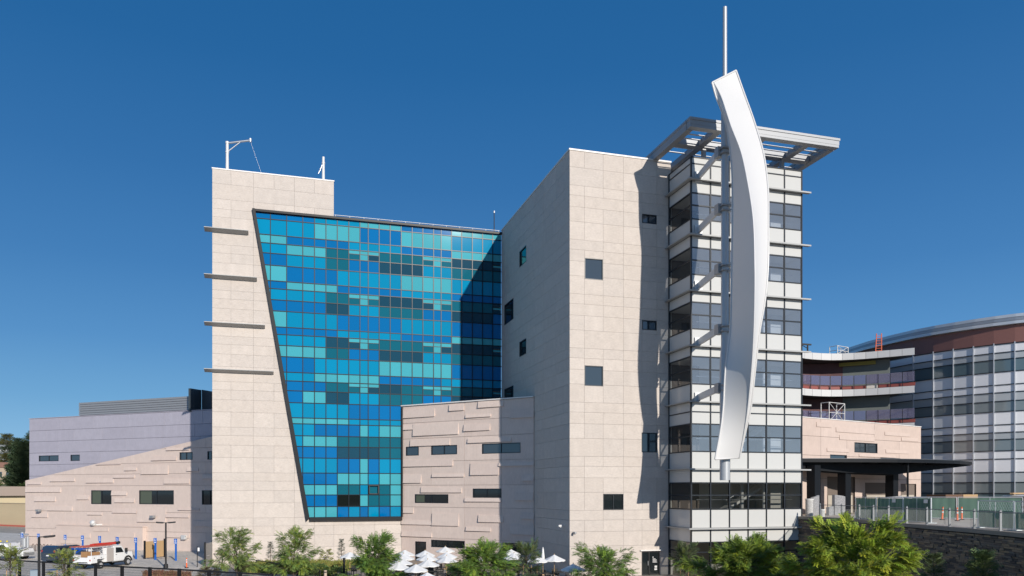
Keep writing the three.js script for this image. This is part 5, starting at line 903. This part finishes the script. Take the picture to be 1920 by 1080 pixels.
{ // white service truck with rack, ladders and pipe
  const white = phy([.80, .80, .79], .32, { clearcoat: .7, clearcoatRoughness: .1 }), t = thing('service_truck', 'white utility truck with ladders and red pipe on its rack', 'truck', -17.5, 87.2, .006, Math.atan2(.86, .50));
  const W = 2.15;
  part(t, 'cab', extrude([[.3, .62], [2.95, .62], [3.02, 1.0], [2.92, 1.32], [1.95, 1.42], [1.45, 2.0], [1.2, 2.08], [.4, 2.08], [.3, 1.9]], W - .36, .08).translate(0, 0, -W / 2 + .18), white);
  for (const s of [-1, 1]) {
    part(t, 'cab_window', extrude([[.62, 1.42], [1.72, 1.42], [1.36, 1.92], [.62, 1.96]], .02, .004).translate(0, 0, s > 0 ? W / 2 - .105 : -W / 2 + .085), glassCar);
    const d = part(t, 'cab_door', extrude([[.5, .68], [1.85, .68], [1.85, 1.38], [.5, 1.38]], .02, .006).translate(0, 0, s > 0 ? W / 2 - .11 : -W / 2 + .09), white); part(d, 'handle', BX(.58, .74, 1.22, 1.26, s * (W / 2 - .07) - .02, s * (W / 2 - .07) + .02), rubber);
    part(t, 'fender_flare', new THREE.TorusGeometry(.5, .09, 8, 20, Math.PI).translate(2.3, .46, s * (W / 2 - .07)), rubber);
    part(t, 'mirror', RB(1.62, 1.8, 1.42, 1.85, s * (W / 2 + .22) - .12, s * (W / 2 + .22) + .12, .04), rubber);
    // compartment boxes along the bed
    const b = part(t, 'tool_box', M([RB(-2.75, -1.95, .62, 1.36, s * (W / 2 - .22) - .22, s * (W / 2 - .22) + .22, .03), RB(-1.95, -.95, .98, 1.36, s * (W / 2 - .22) - .22, s * (W / 2 - .22) + .22, .03), RB(-.95, .24, .62, 1.36, s * (W / 2 - .22) - .22, s * (W / 2 - .22) + .22, .03)]), white);
    for (const x of [-2.35, -1.45, -.6, -.1]) part(b, 'latch', BX(x - .04, x + .04, 1.08, 1.16, s * W / 2 - .015, s * W / 2 + .02), rubber);
    part(t, 'headlight', RB(2.9, 3.06, .95, 1.2, s * .75 - .16, s * .75 + .16, .04), phy([.7, .7, .7], .1)); part(t, 'tail_light', RB(-2.8, -2.74, .85, 1.0, s * .95 - .06, s * .95 + .06, .02), std([.4, .03, .02], .4));
  }
  part(t, 'cabinet_door', RB(-.72, .18, .66, 1.98, W / 2 - .02, W / 2 + .04, .015, 1), std([.42, .38, .35], .6), [0, 0, 0]); part(t, 'tall_cabinet', M([RB(-.78, .22, 1.36, 2.02, W / 2 - .42, W / 2 - .03, .03), RB(-.78, .22, 1.36, 2.02, -W / 2, -W / 2 + .4, .03)]), white);
  part(t, 'bed_floor', BX(-2.7, .25, .72, .86, -W / 2 + .4, W / 2 - .4), greyMetal); part(t, 'tailgate', RB(-2.85, -2.75, .74, 1.2, -.72, .72, .02, 1), white); part(t, 'rear_bumper', RB(-3.05, -2.7, .48, .66, -W / 2 + .05, W / 2 - .05, .03), white); part(t, 'chassis', BX(-2.7, 2.6, .45, .62, -.45, .45), rubber); part(t, 'running_board', M([BX(.35, 1.75, .44, .52, W / 2 - .2, W / 2 + .02), BX(.35, 1.75, .44, .52, -W / 2 - .02, -W / 2 + .2)]), rubber); part(t, 'windscreen', extrude([[-.82, 0], [.82, 0], [.7, .72], [-.7, .72]], .02).rotateY(Math.PI / 2).rotateZ(.7).translate(1.98, 1.42, 0), glassCar);
  for (const x of [-1.45, 2.3]) for (const s of [-1, 1]) { wheel(t, x, s * (W / 2 - .14), 1.05, std([.6, .6, .6], .4, { metalness: .5 })); }
  const rk = part(t, 'rack', M([...[-2.6, -1.1, .1].flatMap(x => [bar([x, 1.36, W / 2 - .12], [x, 2.15, W / 2 - .12], .035), bar([x, 1.36, -W / 2 + .12], [x, 2.15, -W / 2 + .12], .035), bar([x, 2.15, -W / 2 + .1], [x, 2.15, W / 2 - .1], .035)]), bar([-2.7, 2.15, W / 2 - .12], [1.3, 2.15, W / 2 - .12], .04), bar([-2.7, 2.15, -W / 2 + .12], [1.3, 2.15, -W / 2 + .12], .04), bar([1.3, 2.15, -W / 2 + .12], [1.3, 2.15, W / 2 - .12], .035)]), whitePaint);
}
{
  const om = std([.42, .11, .08], .6), a = Math.atan2(.86, .50);
  const p = thing('red_pipe', 'red pipe bundle lying on the truck rack', 'pipe', -17.5, 87.2, 2.2, a); part(p, 'tube', M([bar([-1.6, .16, .25], [1.35, .16, .25], .13, .13, 14), bar([-1.6, .13, -.06], [1.2, .13, -.06], .1, .1, 12)]), std([.55, .045, .03], .45)); part(p, 'end_cap', bar([1.35, .17, .25], [1.95, .17, .25], .15, .15, 14), rubber);
  for (const [k, z] of [.62, -.55].entries()) { const l = thing('extension_ladder', k ? 'faded red ladder on the far side of the truck rack' : 'faded red ladder on the near side of the truck rack', 'ladder', -17.5, 87.2, 2.2, a, 'ladders on the truck'); part(l, 'side_rail', M([BX(-3.5, .3, .0, .09, z - .2, z - .16), BX(-3.5, .3, .0, .09, z + .16, z + .2)]), om); for (let i = 0; i < 11; i++) part(l, 'rung', bar([-3.35 + i * .34, .045, z - .17], [-3.35 + i * .34, .045, z + .17], .018, .018, 6), paleMetal); }
  for (const [k, [x, w]] of [[-2.2, .62], [-1.2, .8]].entries()) { const b = thing('cardboard_box', k ? 'long cardboard box behind the truck cab' : 'brown cardboard box at the truck tail', 'box', -17.5 + Math.cos(a) * x, 87.2 + Math.sin(a) * x, .88, a, 'boxes in the truck bed'); part(b, 'carton', RB(-w / 2, w / 2, 0, .85 - k * .1, -.35, .35, .015, 1), std([.36, .20, .09], .85)); part(b, 'flap', BX(-w / 2, w / 2, .852 - k * .1, .862 - k * .1, -.33, -.02), std([.42, .25, .12], .85)); }
}

// ============================================================ FAR LEFT: BOUNDARY WALL, HOUSE, HILLSIDE HOUSES
{
  const F = [[-92, 230], [-48, 184]], t = thing('boundary_wall', 'tan rendered boundary wall at the far left with red kerb line', 'wall', -70, 207, 0, Math.atan2(F[1][1] - F[0][1], F[1][0] - F[0][0]));
  part(t, 'wall', BX(-32, 32, 0, 4.9, -.4, 0), std([.64, .51, .32], .9, { map: rep(plastMap, 1 / 6) })); part(t, 'kerb', BX(-32, 32, 0, .3, .02, .5), std([.5, .12, .08], .8)); part(t, 'cap', BX(-32, 32, 4.91, 5.05, -.5, .1), std([.45, .36, .24], .9)); part(t, 'wall_lamp', RB(-2.2, -1.4, 3.1, 3.4, .02, .4, .05), whitePaint);
  const h = thing('bungalow', 'low tan-roofed house behind the boundary wall', 'house', -72, 222, 0, -.75);
  part(h, 'wall', BX(-14, 14, 0, 6.6, -4, 4), std([.6, .5, .32], .9)); part(h, 'roof', extrude([[-15, 6.55], [15, 6.55], [13.5, 8.6], [-13.5, 8.6]], 9, .1).translate(0, 0, -4.5), std([.36, .28, .22], .9));
  for (const x of [-9, -3.5, 2.5, 8]) { const w = part(h, 'window', M([BX(x - 1.3, x + 1.3, 4.4, 4.55, 4, 4.12), BX(x - 1.3, x + 1.3, 6.1, 6.25, 4, 4.12), BX(x - 1.3, x - 1.15, 4.55, 6.1, 4, 4.12), BX(x + 1.15, x + 1.3, 4.55, 6.1, 4, 4.12)]), whitePaint); part(w, 'pane', BX(x - 1.15, x + 1.15, 4.55, 6.1, 4.01, 4.05), winDark2); }
  const HS = [[-133, 440, 14, 9, 'white house lowest on the far hillside'], [-145, 465, 12, 8, 'white house with grey roof left of the hillside tree'], [-140, 490, 12, 8, 'white hillside house just above the lowest one'], [-158, 512, 13, 8, 'pale hillside house near the ridge trees'], [-147, 535, 11, 7, 'topmost white house on the far hillside'], [-128, 415, 12, 8, 'brown roofed house at the foot of the hillside']];
  HS.forEach(([u, v, w, hh, lb], i) => { const s = (u + 420) / 330, tt = (v - 330) / 330, y = -1 + Math.pow(tt, .8) * (66 - 30 * s) - 2; const o = thing('hillside_house', lb, 'house', u, v, y, -.2 + .15 * i, 'houses on the far hillside'); part(o, 'wall', BX(-w / 2, w / 2, 0, hh, -5, 5), i === 5 ? std([.4, .32, .24], .9) : std([.72, .72, .70], .85)); part(o, 'roof', extrude([[-w / 2 - .6, hh], [w / 2 + .6, hh], [w / 2 - 2, hh + 2.4], [-w / 2 + 2, hh + 2.4]], 11).translate(0, 0, -5.5), i === 5 ? std([.22, .12, .09], .9) : std([.26, .28, .30], .9)); for (const x of [-w * .3, 0, w * .3]) part(o, 'window', BX(x - 1, x + 1, hh * .45, hh * .75, 5, 5.08), winDark2); });
}
renderer.render(scene, camera);
